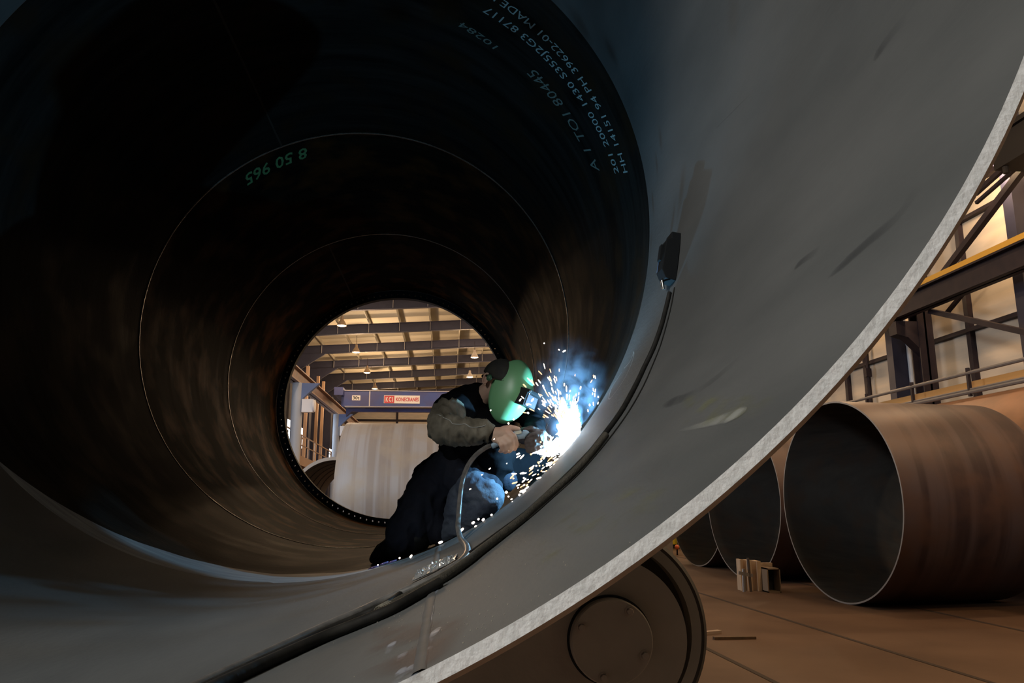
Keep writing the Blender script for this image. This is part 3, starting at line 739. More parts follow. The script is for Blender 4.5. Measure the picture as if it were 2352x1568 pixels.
# left pillars under the runway with small white boxes
def pillar(px, py, w, label, blabel):
    X = -6.9; p = atX(px, py, X); r = thing('runway_pillar', (X, p.y, 0), label, 'pillar')
    g = G(); g.lathe((X, p.y, 0), (0, 0, 1), [(w / 2, 0), (w / 2, H + 5.35), (.001, H + 5.35)], 24); g.build('shaft', M['palegrey'], r)
    g = G(); g.poly([(X, p.y - .15, H + 5.34), (X + 1.0, p.y - .15, H + 5.34), (X, p.y - .15, H + 4.4)], (0, .3, 0)); g.build('gusset', mat('blue_gusset', (.10, .16, .36), .5) if 'blue_gusset' not in bpy.data.materials else bpy.data.materials['blue_gusset'], r)
    b = thing('white_box', (X + .45, p.y, H + 3.9), blabel, 'box'); z = H + 4.35
    g = G(); g.box((X + .25, p.y - .2, z - .35), (X + .75, p.y + .1, z + .25)); g.build('case', mat('white_enamel', (.75, .78, .85), .5) if 'white_enamel' not in bpy.data.materials else bpy.data.materials['white_enamel'], b)
    g = G(); g.lathe((X + .75, p.y - .05, z - .05), (1, 0, 0), [(.28, 0), (.28, .08), (.001, .1)], 24); g.build('round_lid', bpy.data.materials['white_enamel'], b)
pillar(682, 930, .5, 'pale pillar nearest the flange edge under the left runway beam', 'small white box on the pale pillar nearest the flange edge')
pillar(771, 1010, .42, 'pale pillar just left of the pale pipe', 'small white box beside the pale pipe, on its pillar')
# dark wall columns behind them
for k, (px, w) in enumerate(((708, .5), (732, .7), (757, .6))):
    X = -10.5; p = atX(px, 900, X); g = G(); g.box((X - w / 2, p.y - .5, 0), (X + w / 2, p.y + .5, 11)); trim(g, M['navy'])
for k, px in enumerate((702, 727, 740)):
    X = -9.6; p = atX(px, 950, X); g = G(); g.box((X - .1, p.y - .12, 0), (X + .1, p.y + .12, 11)); g.box((X - .18, p.y - .2, 3.9), (X + .18, p.y + .2, 4.2)); trim(g, mat('warm_post', (.42, .27, .17), .6) if k == 0 else bpy.data.materials['warm_post'])
# gallery with bright panes at the left
gal = thing('gallery_railing', (-8, 38, 0), 'brown gallery railing at the lower left of the far opening', 'railing')
gm = mat('brown_gallery_steel', (.30, .19, .12), .6)
Xg = -8.2
za = atX(668, 985, Xg); zb = atX(768, 1042, Xg)
def gline(dz, w, nm):
    a = za + Vector((0, 0, dz)); b = zb + Vector((0, 0, dz)); d = (b - a); g = G(); g.bar(a - d * .5, b + d * .6, w, w); g.build(nm, gm, gal)
gline(0, .06, 'handrail'); gline(-.55, .05, 'mid_rail'); gline(-1.5, .5, 'deck_beam')
for k in range(9):
    a = za + (zb - za) * (k / 7.0 - .1); g = G(); g.box((Xg - .04, a.y - .04, a.z - 1.5), (Xg + .04, a.y + .04, a.z)); g.build('baluster', gm, gal)
for n_, (px, py, w, h_) in enumerate(((668, 990, 7.0, 1.5), (685, 1000, 3.2, 1.4), (769, 1046, 6.5, .9), (672, 1022, 3.0, 2.0))):
    p = atX(px, py, -9.2); g = G(); cols = 3
    for i in range(cols):
        for j in range(2): g.box((-9.2, p.y - w / 2 + i * w / cols, p.z - h_ / 2 + j * h_ / 2), (-9.18, p.y - w / 2 + (i + .78) * w / cols, p.z - h_ / 2 + (j + .8) * h_ / 2))
    o = g.build('window_%d' % (n_ + 1), mat('lit_pane', (.8, .85, .9), .5, emit=(.85, .93, 1), estr=2.0) if n_ == 0 else bpy.data.materials['lit_pane']); struct(o)

# lamps
M['lamp_glow'] = mat('lamp_glow', (1, .8, .6), .5, emit=(1, .62, .36), estr=14)
M['lamp_shade'] = mat('lamp_reflector', (.30, .22, .15), .4, .3)
def lamp_proto(x, y, z, label):
    r = thing('high_bay_lamp', (x, y, z), label, 'lamp', 'high bay lamps under the hall roof')
    g = G(); g.lathe((x, y, z), (0, 0, 1), [(.26, 0), (.25, .06), (.17, .22), (.09, .34), (.08, .52), (.001, .54)], 24); g.build('lamp_shade', M['lamp_shade'], r)
    g = G(); g.lathe((x, y, z + .015), (0, 0, 1), [(.001, -.05), (.14, -.035), (.235, 0), (.001, .0)], 24); g.build('bulb_lens', M['lamp_glow'], r)
    g = G(); g.tube([(x, y, z + .5), (x, y, z + 1.1)], .015, 6); g.build('hanger', M['darkbeam'], r); return r
ZL = 9.4
LP = []
for px, py, lab in ((785, 748, 'highest lit lamp at the left of the far opening'), (818, 809, 'second lit lamp going down the left row of lamps'), (843, 856, 'third lit lamp going down the left row of lamps'), (861, 893, 'lit lamp hanging just above the crane girder'),
                    (1090, 821, 'lit lamp left of the welder\'s cap, upper of two'), (1079, 866, 'lit lamp left of the welder\'s cap, lower of two')):
    d = ray(px, py); t = ZL / d.z; p = EYE + d * t; LP.append((p, lab))
l0 = lamp_proto(*LP[0][0], LP[0][1])
for p, lab in LP[1:]:
    c = copy_tree(l0); c.location = p; c['label'] = lab
def plight(name, loc, col, W, rad=.2, typ='POINT', **k):
    l = bpy.data.lights.new(name, typ); l.energy = W; l.color = col
    if typ == 'POINT' or typ == 'SPOT': l.shadow_soft_size = rad
    for a, b in k.items(): setattr(l, a, b)
    o = bpy.data.objects.new(name, l); COL.objects.link(o); o.location = loc; return o
WARM = (1, .66, .38)
for p, lab in LP: plight('lamp_light', p - Vector((0, 0, .8)), WARM, 650, .25)
for X, Y in ((-5.6, 18), (-5.6, 26), (-5.6, 34), (1.9, 18), (1.9, 27), (1.9, 36), (1.9, 43), (13.9, 10), (13.9, 18), (13.9, 26), (13.9, 35), (8.5, 6), (8.5, 14), (8.5, 40), (8.5, 56), (12, 78), (1.9, 74), (-5.6, 76)):
    plight('lamp_light', (X, Y, H + ZL - .8), WARM, 720 if X > 8 else (230 if Y < 40 else 520), .25)

# small things on the floor at the right
def block_stack():
    a = fl(1722, 1360); wood = mat('raw_timber', (.60, .45, .30), .7, 0, (.48, .34, .22), 8, stretch=(1, 1, .2)); st = mat('tan_tube_steel', (.24, .17, .11), .6)
    pr = [(1698, 1707), (1713, 1728), (1736, 1749)]
    Y = a.y
    for i, (x0, x1) in enumerate(pr):
        p = at(x0, 1284 + i * 2, Y + .35 - i * .05); q = at(x1, 1355, Y + .35 - i * .05); g = G(); g.box((p.x, Y + .3 - i * .05, 0), (q.x, Y + .55, p.z)); o = g.build('timber_block', wood)
        tag(o, ('leftmost upright timber block in front of the middle rusty pipe', 'wide upright timber block between two others', 'upright timber block touching the black hollow section')[i], 'timber', 'upright timber blocks by the pipes')
    p = at(1757, 1304, Y); q = at(1791, 1366, Y); r = thing('hollow_section', (p.x, Y, 0), 'short upright steel box section with a black open end beside the timber blocks', 'steel section')
    z = p.z; w = q.x - p.x; g = G(); x0 = p.x; x1 = q.x; t = .025
    for b in (((x0, Y - .1, 0), (x0 + t, Y + .5, z)), ((x1 - t, Y - .1, 0), (x1, Y + .5, z)), ((x0, Y - .1, z - t), (x1, Y + .5, z)), ((x0, Y - .1, 0), (x1, Y + .5, t))): g.box(*b)
    g.build('section_wall', st, r); g = G(); g.box((x0 + t, Y + .2, t), (x1 - t, Y + .22, z - t)); g.build('dark_inside', M['black_paint'], r)
    g = G(); g.box((at(1745, 1290, Y + .5).x, Y + .56, 0), (at(1776, 1290, Y + .5).x, Y + .66, at(1750, 1292, Y + .6).z)); tag(g.build('timber_board', wood), 'low board standing behind the steel box section', 'timber')
    # clamps leaning on the blocks
    r = thing('screw_clamp', tuple(fl(1716, 1362)), 'rusty screw clamp standing against the timber blocks', 'clamp'); b = fl(1716, 1362); sm = mat('clamp_steel', (.40, .38, .36), .4, .7)
    g = G(); g.tube([b + Vector((-.06, 0, .03)), b + Vector((-.05, 0, .5))], .035, 10); g.build('screw', sm, r)
    g = G(); g.tube([b + Vector((.09, 0, .03)), b + Vector((.06, 0, .72))], .03, 8); g.build('spindle', mat('dark_clamp', (.10, .08, .07), .5), r)
    g = G(); g.bar(b + Vector((-.16, 0, .42)), b + Vector((.14, 0, .36)), .05, .07); g.build('jaw', sm, r)
block_stack()
a = fl(1640, 1468); b = fl(1738, 1468); g = G(); g.box((a.x, a.y - .04, 0), (b.x, a.y + .05, .035)); tag(g.build('wood_scrap', mat('dark_scrap_wood', (.14, .08, .04), .8, 0, (.09, .06, .03), 20)), 'thin brown wood batten lying on the floor right of the roller', 'batten')
a = fl(1600, 1458); b = fl(1653, 1453); g = G(); g.bar(a + Vector((0, 0, .02)), b + Vector((0, 0, .02)), .09, .04); tag(g.build('wood_scrap', mat('pale_scrap_wood', (.38, .29, .22), .8)), 'short pale wood offcut on the floor beside the roller tyre', 'offcut')
# far yellow machine behind the third pipe
Y = 33.0; a = at(1541, 1250, Y); b = at(1572, 1225, Y)
r = thing('yellow_lift_truck', (a.x + .3, Y, 0), 'bright yellow machine glimpsed between the bright rim and the third rusty pipe', 'machine')
g = G(); g.box((a.x - 1, Y, a.z), (b.x + .6, Y + 1.4, b.z + 1.2)); g.build('hood', mat('machine_yellow', (.65, .48, .02), .5), r)
g = G(); g.box((a.x - .8, Y + .05, a.z - .35), (b.x + .5, Y + 1.3, a.z)); g.build('chassis', M['black_paint'], r)
for dx in (-.5, 1.0): g = G(); g.lathe((a.x + dx, Y - .05, .45), (0, 1, 0), [(.001, 0), (.42, 0), (.45, .05), (.45, .3), (.001, .3)], 24); g.build('wheel', M['rubber'], r)
g = G(); g.box((at(1560, 1270, Y).x - .1, Y - .3, 0), (at(1560, 1270, Y).x + .25, Y - .1, 1.0)); g.build('mast_foot', mat('mast_dark', (.05, .06, .04), .5), r)
g = G(); Y = 29.0; p = at(1555, 1256, Y); vs, fs = sphere_pts(p, .085); g.add(vs, fs); bl = g.build('orange_ball', mat('orange_plastic', (.75, .16, .05), .4)); tag(bl, 'small orange ball shaped marker in front of the yellow machine', 'marker')
g = G(); g.tube([(p.x, Y, 0), (p.x, Y, p.z - .07)], .03, 8); g.build('marker_pole', M['darkbeam'], bl); 
g = G(); q = at(1556, 1300, 26); g.box((q.x - .3, 29.6, 0), (q.x + .9, 30, .75)); tag(g.build('grey_crate', mat('grey_crate', (.28, .26, .25), .7)), 'grey crate under the yellow machine', 'crate')

# ================================================================== WELDER
PXM = 1 / F
def W(x, y, Y): return at(x, y, Y)
def rr(px, Y): return px * Y / F
person = thing('person', tuple(W(1000, 1240, 4.75)), 'person in dark clothes and green welding helmet kneeling over a bright weld', 'person')
M['skin'] = mat('skin', (.62, .42, .31), .55, 0, (.56, .34, .25), 12, bump=.1)
M['shirt'] = mat('black_cotton', (.0045, .0045, .006), .9, spec=.1, bump=.3, bscale=30)
M['trousers'] = mat('navy_work_cloth', (.009, .011, .022), .9, 0, (.013, .016, .030), 12, bump=.4, bscale=40)
M['jeans'] = mat('arc_lit_knee_cloth', (.050, .062, .095), .9, 0, (.095, .115, .15), 10, bump=.4, bscale=60)  # arc light on the knee is put into a lighter cloth colour
M['leather'] = mat('grey_leather_sleeve', (.13, .112, .080), .75, 0, (.25, .22, .165), 10, bump=.5, bscale=30)
M['glove'] = mat('dark_glove_leather', (.045, .034, .03), .7, 0, (.08, .06, .055), 20, bump=.5, bscale=40)
M['boot'] = mat('black_boot', (.008, .008, .008), .6)
M['cap'] = mat('dark_cap', (.035, .033, .025), .85, 0, (.02, .02, .018), 20)
M['helmet'] = mat('green_helmet_shell', (.17, .42, .20), .36, 0)
M['helmet_in'] = mat('black_plastic', (.01, .01, .011), .5, spec=.2)

def chain(g, pts):
    for a, b in zip(pts[:-1], pts[1:]):
        capsule(g, W(a[0], a[1], a[2]), rr(a[3], a[2]), W(b[0], b[1], b[2]), rr(b[3], b[2]))

# body: one continuous skin (head, neck, trunk, arms, hands, legs) a little inside the clothes
g = G()
HC = W(1150, 872, 4.50)                                        # skull centre
Fd = Vector((.73, -.63, -.28)).normalized(); Ud = Vector((.30, .0, .95)); Ud = (Ud - Fd * Ud.dot(Fd)).normalized(); Sd = Fd.cross(Ud)   # face forward, up, side
RM = Matrix((Fd, Sd, Ud)).transposed()
vs, fs = sphere_pts(HC, 1, (.098, .076, .105), 24, 16, RM); g.add(vs, fs)                                  # cranium
vs, fs = sphere_pts(HC + Fd * .045 - Ud * .085, 1, (.058, .052, .062), 20, 12, RM); g.add(vs, fs)           # jaw
capsule(g, HC + Fd * .098 - Ud * .025, .012, HC + Fd * .112 - Ud * .06, .015)                                # nose
capsule(g, HC + Fd * .10 - Ud * .088 + Sd * .018, .007, HC + Fd * .10 - Ud * .088 - Sd * .018, .007)          # lips
capsule(g, HC - Fd * .03 - Ud * .06, .058, W(1092, 925, 4.62), .066)                                         # neck
chain(g, [(1088, 930, 4.63, 42), (1080, 975, 4.68, 50), (1072, 1030, 4.72, 46), (1050, 1080, 4.75, 46)])
chain(g, [(1085, 940, 4.62, 34), (1040, 938, 4.50, 28), (1016, 978, 4.34, 20), (1060, 990, 4.26, 17), (1122, 995, 4.20, 12), (1135, 998, 4.2, 13)])       # near arm
chain(g, [(1100, 940, 4.72, 30), (1190, 930, 4.86, 18), (1222, 962, 4.78, 12), (1230, 1000, 4.42, 11), (1229, 1004, 4.33, 12)])                                  # far arm
chain(g, [(1035, 1080, 4.72, 38), (1110, 1128, 4.54, 24), (1062, 1205, 4.68, 15), (1038, 1222, 4.76, 11)]); chain(g, [(1010, 1085, 4.85, 38), (945, 1205, 4.74, 30), (900, 1262, 4.82, 14)])
# near hand: palm, four curled fingers, thumb
h = 4.19
chain(g, [(1137, 995, h, 15), (1150, 997, h, 17), (1164, 1002, h, 16)]); chain(g, [(1140, 1004, h, 14), (1160, 1012, h, 13)])
fing = [[(1168, 992, h - .02, 7.5), (1181, 1003, h - .035, 7), (1186, 1020, h - .02, 6.5), (1182, 1031, h + .01, 5.5)],
        [(1163, 1005, h - .03, 7.5), (1174, 1014, h - .045, 7), (1176, 1028, h - .03, 6.5), (1170, 1036, h + .005, 5.5)],
        [(1155, 1010, h - .03, 7.2), (1164, 1020, h - .045, 6.8), (1166, 1031, h - .03, 6.2), (1160, 1038, h + .005, 5.2)],
        [(1146, 1012, h - .025, 6.8), (1152, 1022, h - .04, 6.2), (1154, 1032, h - .025, 5.6), (1149, 1036, h + .005, 5)]]
for f_ in fing: chain(g, f_)
chain(g, [(1156, 986, h + .01, 8.5), (1172, 982, h + .02, 7.5), (1190, 985, h + .025, 6)])
# far hand inside the glove
chain(g, [(1228, 1002, 4.33, 13), (1238, 1006, 4.30, 14)])
body = organic('body', g, M['skin'], person, .0055, 3)
# ear
EC = HC - Fd * .012 - Ud * .028 + Sd * -.078
if (HC + Sd * .078 - EYE).length < (HC - Sd * .078 - EYE).length: EC = HC - Fd * .012 - Ud * .028 + Sd * .078
sgn = 1 if (EC - HC).dot(Sd) > 0 else -1
EC = EC - Fd * .022 + Sd * sgn * .006
g = G()
for k in range(15):
    a = -.4 + 2 * PI * .82 * k / 14
    if k: capsule(g, pe, .0062, EC + Ud * (.030 * math.cos(a)) - Fd * (.017 * math.sin(a)) + Sd * sgn * .008, .0062, 8)
    pe = EC + Ud * (.030 * math.cos(a)) - Fd * (.017 * math.sin(a)) + Sd * sgn * .008
vs, fs = sphere_pts(EC + Sd * sgn * .0, 1, (.014, .006, .026), 12, 8, RM); g.add(vs, fs)
capsule(g, EC - Ud * .028, .008, EC - Ud * .036 + Fd * .003, .007, 8)
organic('ear', g, M['skin'], person, .003, 2)
for s in (-1, 1):
    vs, fs = sphere_pts(HC + Fd * .088 - Ud * .012 + Sd * s * .032, .011, nu=12, nv=8); g = G(); g.add(vs, fs); g.build('eye', mat('eye_white', (.6, .58, .55), .2) if s == -1 else bpy.data.materials['eye_white'], person)
# cap
g = G(); vs, fs = sphere_pts(HC + Ud * .016 - Fd * .006, 1, (.108, .088, .102), 32, 20, RM)
keep = [i for i, v in enumerate(vs) if (v - HC).dot(Ud) > -.018 - .25 * (v - HC).dot(Fd)]
ks = set(keep); g.add(vs, [f for f in fs if all(i in ks for i in f)]); cap = g.build('cap', M['cap'], person, auto=60)
sd = cap.modifiers.new('s', 'SOLIDIFY'); sd.thickness = .006; sd.offset = 1
g = G(); bp = []
for k in range(25):
    a = PI * .05 + PI * .9 * k / 24; bp.append(HC + Fd * (-.115 * math.sin(a)) + Sd * (.094 * math.cos(a)) - Ud * (.012 - .0 * k))
g.tube(bp, .007, 8); g.build('head_band', M['helmet_in'], person)

# shirt / jacket trunk
g = G()
chain(g, [(1112, 915, 4.60, 22), (1085, 925, 4.62, 44), (1075, 960, 4.66, 58), (1075, 1005, 4.70, 60), (1070, 1050, 4.72, 60), (1045, 1085, 4.76, 52)])
chain(g, [(1062, 935, 4.58, 46), (1040, 945, 4.52, 43), (1025, 962, 4.44, 36)])                                          # near shoulder
chain(g, [(1095, 925, 4.68, 44), (1150, 930, 4.80, 40), (1198, 930, 4.84, 32), (1218, 955, 4.78, 26), (1226, 980, 4.60, 24), (1230, 1000, 4.42, 21)])     # far shoulder and sleeve
chain(g, [(1110, 975, 4.62, 50), (1135, 1020, 4.57, 48), (1140, 1058, 4.56, 42), (1130, 1080, 4.58, 34)])                        # belly of the loose shirt
chain(g, [(1040, 1075, 4.78, 50), (1000, 1085, 4.82, 36), (975, 1085, 4.82, 22), (960, 1096, 4.82, 12)])
organic('shirt', g, M['shirt'], person, .011, 6, folds(.013, 1, 1, 1.6, 9))
# apron like overall front
g = G()
chain(g, [(1070, 1072, 4.70, 52), (1100, 1082, 4.64, 44), (1135, 1090, 4.64, 36), (1160, 1100, 4.64, 26)])
chain(g, [(1040, 1085, 4.74, 54), (1005, 1110, 4.78, 50), (972, 1150, 4.76, 48), (948, 1195, 4.74, 47), (932, 1226, 4.72, 44)])   # far leg thigh
chain(g, [(1045, 1080, 4.72, 54), (1080, 1100, 4.62, 46), (1118, 1128, 4.50, 36)])
chain(g, [(1000, 1120, 4.78, 44), (995, 1180, 4.78, 40), (992, 1215, 4.74, 32), (1018, 1222, 4.72, 26)])
organic('trousers', g, M['trousers'], person, .010, 5, folds(.015, 1.5, 1, .9, 10, 3))
g = G()
chain(g, [(1110, 1085, 4.76, 44), (1190, 1070, 4.85, 40), (1232, 1062, 4.84, 27)])
organic('trouser_leg', g, M['shirt'], person, .011, 5, folds(.008, 1, 1, 1, 11, 6))
g = G()
chain(g, [(1090, 1120, 4.52, 40), (1122, 1138, 4.46, 35), (1095, 1180, 4.56, 36), (1050, 1215, 4.66, 30), (1025, 1235, 4.74, 22)]); chain(g, [(1080, 1112, 4.58, 38), (1062, 1160, 4.62, 37), (1048, 1205, 4.68, 30)])
organic('trouser_leg', g, M['jeans'], person, .009, 4, folds(.009, 1, 1, 1.6, 12, 8))['label'] = 'blue knee cloth, lightened as lit by the arc'
g = G()
chain(g, [(955, 1236, 4.72, 34), (915, 1254, 4.78, 34), (888, 1270, 4.84, 25), (872, 1278, 4.88, 16)])
organic('lower_leg', g, M['boot'], person, .010, 4, folds(.005, 1, 1, 1, 14, 5))
g = G(); chain(g, [(880, 1268, 4.9, 22), (866, 1280, 4.9, 16), (858, 1284, 4.95, 10)]); organic('boot', g, M['boot'], person, .008, 3)
g = G(); chain(g, [(1030, 1225, 4.78, 20), (1018, 1235, 4.86, 16)]); organic('boot', g, M['boot'], person, .008, 3)
# belt flap and button
g = G(); vs, fs = sphere_pts(W(978, 1085, 4.70), .0085); g.add(vs, fs); g.build('button', mat('brass_button', (.75, .72, .5), .3, .6), person)
# knee patch print
# leather sleeve
g = G()
chain(g, [(1030, 955, 4.44, 40), (1012, 975, 4.34, 31), (1018, 985, 4.30, 33), (1050, 990, 4.26, 31), (1085, 991, 4.23, 28), (1112, 991, 4.21, 25)])
slv = organic('leather_sleeve', g, M['leather'], person, .008, 3, folds(.014, 2.4, 1, .8, 11, 1)); slv['label'] = 'grey leather sleeve with a white seam'
g = G(); 
sp = [(1002, 950, 4.27), (1020, 957, 4.18), (1038, 966, 4.15), (1062, 970, 4.14), (1085, 974, 4.13), (1112, 973, 4.135)]
sp3 = [W(*p) for p in sp]
from mathutils.bvhtree import BVHTree
def snap(o, p, off):
    t = BVHTree.FromPolygons([v.co for v in o.data.vertices], [tuple(f.vertices) for f in o.data.polygons]); L0 = loc_of(o)
    q = t.find_nearest(p - L0); return q[0] + L0 + q[1] * off
g.tube([snap(slv, q, .0015) for q in spline([snap(slv, p, .001) for p in sp3], 6)], .0022, 6); g.build('seam_cord', mat('white_cord', (.45, .45, .42), .7), slv)
g = G(); chain(g, [(1113, 992, 4.21, 24), (1124, 993, 4.2, 20), (1128, 994, 4.2, 18)]); organic('cuff', g, M['shirt'], person, .007, 3)

# glove of the far hand closing on the torch neck
g = G(); q = 4.28
chain(g, [(1205, 1000, 4.5, 20), (1225, 1003, 4.36, 18), (1240, 1004, q, 19), (1252, 1010, q, 16)])
chain(g, [(1232, 990, q - .02, 8), (1218, 984, q - .03, 7.5), (1208, 986, q - .03, 7)])
for k, (y0, y1) in enumerate(((998, 1000), (1008, 1011), (1018, 1021), (1027, 1030))):
    chain(g, [(1252, y0 + 3, q, 8), (1244, y0 - 1, q - .07, 8), (1224, y1, q - .10, 7.5), (1208 + k * 2, y1 + 4, q - .08, 6.5)])
glv = organic('glove', g, M['glove'], person, .006, 2, folds(.003, 1, 1, 2, 22, 2)); glv['label'] = 'dark leather glove around the torch'

# helmet
HO = HC + Fd * .062 - Ud * .066 + Vector((.048, 0, .002))
def hp(v, f, t=0.0):
    """v -1..1 chin to forehead, f 0..1 round the face"""
    e = max(0, 1 - abs(v) ** 2.3); a = PI * f
    z = .190 * v; xb = -.078 * math.sqrt(max(0, 1 - (abs(v) ** 2.0))) - .012; xf = .112 * e ** .55 - .03 * max(0, v) + (-.02 if v < 0 else 0) * abs(v)
    w = .100 * e ** .5
    x = xb + (xf - xb) * math.sin(a) ** .85; y = w * (1 if math.cos(a) > 0 else -1) * abs(math.cos(a)) ** .75
    n = Vector((x - xb, y, z * .4)); n.normalize(); p = Vector((x, y, z)) - n * t
    return HO + Fd * p.x + Sd * p.y + Ud * p.z
helmet = bpy.data.objects.new('welding_helmet', None); COL.objects.link(helmet); helmet.parent = person; helmet.location = (0, 0, 0)
nu, nv = 48, 40; vs = []; fs = []
for j in range(nv + 1):
    v = math.sin(-PI / 2 + PI * j / nv); v = max(-.9985, min(.9985, v))
    for i in range(nu + 1): vs.append(hp(v, i / nu))
for j in range(nv):
    for i in range(nu): k = j * (nu + 1) + i; fs.append((k, k + 1, k + nu + 2, k + nu + 1))
hs = mk('helmet_shell', vs, fs, [M['helmet'], M['helmet_in']], helmet); bm = bmesh.new(); bm.from_mesh(hs.data); bmesh.ops.recalc_face_normals(bm, faces=bm.faces)
bm.to_mesh(hs.data); bm.free()
so = hs.modifiers.new('s', 'SOLIDIFY'); so.thickness = .004; so.offset = 0
# lens holder
LC = hp(-.02, .5) - Fd * .004
def LB(x, y, z): return LC + Fd * x + Sd * y + Ud * z
def lbox(name, x0, x1, y, z0, z1, m, par, tilt=0.0):
    g = G(); P = [LB(x, s * y, z) + Fd * (tilt * (z1 - z) if x == x1 else 0) for z in (z0, z1) for x, s in ((x0, -1), (x1, -1), (x1, 1), (x0, 1))]
    g.add(P, [(0, 1, 2, 3), (7, 6, 5, 4), (0, 4, 5, 1), (1, 5, 6, 2), (2, 6, 7, 3), (3, 7, 4, 0)]); o = g.build(name, m, par); b = o.modifiers.new('b', 'BEVEL'); b.width = .0025; b.segments = 2; return o
lens = bpy.data.objects.new('lens_holder', None); COL.objects.link(lens); lens.parent = helmet
lbox('holder_frame', -.055, .030, .062, -.062, .036, M['helmet_in'], lens)
lbox('hinge_bar', .024, .040, .062, .018, .036, M['helmet_in'], lens)
lbox('lens_glass', .028, .036, .051, -.053, .010, mat('smoky_lens', (.07, .058, .066), .4, 0, spec=.2), lens)
for s in (-1, 1):
    p = LB(.04, s * .052, .027); g = G(); g.lathe(p, Fd, [(.001, .008), (.006, .007), (.007, 0)], 10); g.build('hinge_screw', M['chrome'], lens)
g = G(); vs, fs = sphere_pts(EC + Fd * .032 + Sd * sgn * .018 + Ud * .006, 1, (.019, .012, .019), 16, 10, RM); g.add(vs, fs); g.build('ratchet_knob', mat('green_knob', (.035, .12, .06), .5), helmet)
for du, df in ((.03, .02), (.012, .012), (.016, .028)):
    c0 = hp(.12 + du * 4, .06 + df if sgn > 0 else .94 - df); g = G(); vs, fs = sphere_pts(c0, .0034, nu=8, nv=6); g.add(vs, fs); g.build('rivet', M['helmet_in'], helmet)

# welding gun
gun = thing('welding_gun', tuple(W(1165, 1012, 4.19)), 'pale blue welding gun held in the bare hand, its neck reaching into the arc', 'welding torch')
blue = mat('pale_blue_gun', (.30, .42, .52), .4)
def oct_(c, d, w, h_):
    pass
g = G(); A_ = W(1130, 1024, 4.2); B_ = W(1172, 1003, 4.19); C_ = W(1203, 997, 4.19)
g.tube(spline([A_, W(1150, 1014, 4.195), B_, C_, W(1210, 1000, 4.19)], 6), [.016] * 8 + [.0185] * 6 + [.023] * 8 + [.02, .016, .008], 14); g.build('gun_handle', blue, gun)
g = G(); p = W(1190, 993, 4.165); d = (C_ - B_).normalized(); g.bar(p - d * .018, p + d * .018, .004, .016); g.build('gun_label', mat('pale_label', (.62, .60, .50), .6), gun)
g = G(); p = W(1199, 988, 4.168); g.lathe(p, (0, -1, 0), [(.005, 0), (.005, .003), (.001, .003)], 10); g.build('screw', M['helmet_in'], gun)
g = G(); g.tube(spline([W(1208, 1000, 4.2), W(1222, 1014, 4.2), W(1236, 1026, 4.21), W(1256, 1030, 4.24)], 6), [.011] * 12 + [.013] * 7, 12); g.build('swan_neck', mat('brass_neck', (.35, .27, .14), .4, .8), gun)
g = G(); g.tube([W(1250, 1030, 4.23), W(1280, 1026, 4.26)], [.015, .012], 14); g.build('nozzle', mat('nozzle_steel', (.4, .4, .42), .35, .8), gun)
g = G(); g.tube([W(1128, 1024, 4.2), W(1136, 1021, 4.2)], [.0145, .017], 14); g.build('cable_collar', mat('collar_blue', (.22, .32, .42), .5), gun)

# ================================================================== ARC, SPARKS, SMOKE
AC = W(1308, 985, 4.20)
wp = wall(1335, 1000, rad=R)
def arc_blob():
    g = G(); Yc = 4.22
    def spiky(px, py, Y, rx, ry, seed, n=40, m=28, amp=.6):
        c = W(px, py, Y); vs = []; fs = []
        for j in range(m + 1):
            a = PI * j / m
            for i in range(n):
                b = 2 * PI * i / n; d = Vector((math.sin(a) * math.cos(b), math.sin(a) * math.sin(b), math.cos(a)))
                k = 1 + amp * max(0, noise.noise(d * 4.5 + Vector((seed, 0, 0)))) * 1.6 + .25 * noise.noise(d * 9)
                up = 1 + .35 * max(0, d.z)
                vs.append(c + Vector((d.x * rr(rx, Y) * k, d.y * rr(min(rx, ry), Y) * .6 * k, d.z * rr(ry, Y) * k * up)))
        for j in range(m):
            for i in range(n): fs.append((j * n + i, j * n + (i + 1) % n, (j + 1) * n + (i + 1) % n, (j + 1) * n + i))
        g.add(vs, fs)
    spiky(1307, 992, 4.21, 20, 31, 2); spiky(1292, 955, 4.2, 9, 20, 5); spiky(1296, 1028, 4.2, 16, 13, 7); spiky(1262, 1041, 4.2, 15, 5.5, 9, amp=1.0); spiky(1236, 1036, 4.2, 12, 4, 11, amp=1.0); spiky(1320, 975, 4.23, 10, 30, 4)
    g.tube([W(1284, 1010, 4.2), W(1255, 1032, 4.2)], [.02, .01], 8)
    m = bpy.data.materials.new('arc_plasma'); m.use_nodes = True; nt = m.node_tree; N = nt.nodes; N.remove(N['Principled BSDF'])      # glowing gas: gives light and lets light through
    em = N.new('ShaderNodeEmission'); em.inputs['Color'].default_value = (.78, .89, 1, 1); em.inputs['Strength'].default_value = 1.25
    tr = N.new('ShaderNodeBsdfTransparent'); ad = N.new('ShaderNodeAddShader'); nt.links.new(em.outputs[0], ad.inputs[0]); nt.links.new(tr.outputs[0], ad.inputs[1]); nt.links.new(ad.outputs[0], N['Material Output'].inputs['Surface'])
    return g.build('welding_arc', m, None, auto=180)
tag(arc_blob(), 'blinding blue white welding arc at the joint beside the gloved hand', 'welding arc')
_t, _ = thY(wall(1332, 1003))
plight('arc_light', cyl(_t, Cseam(_t) + .05, 2.006), (.24, .64, 1.0), 72, .005)

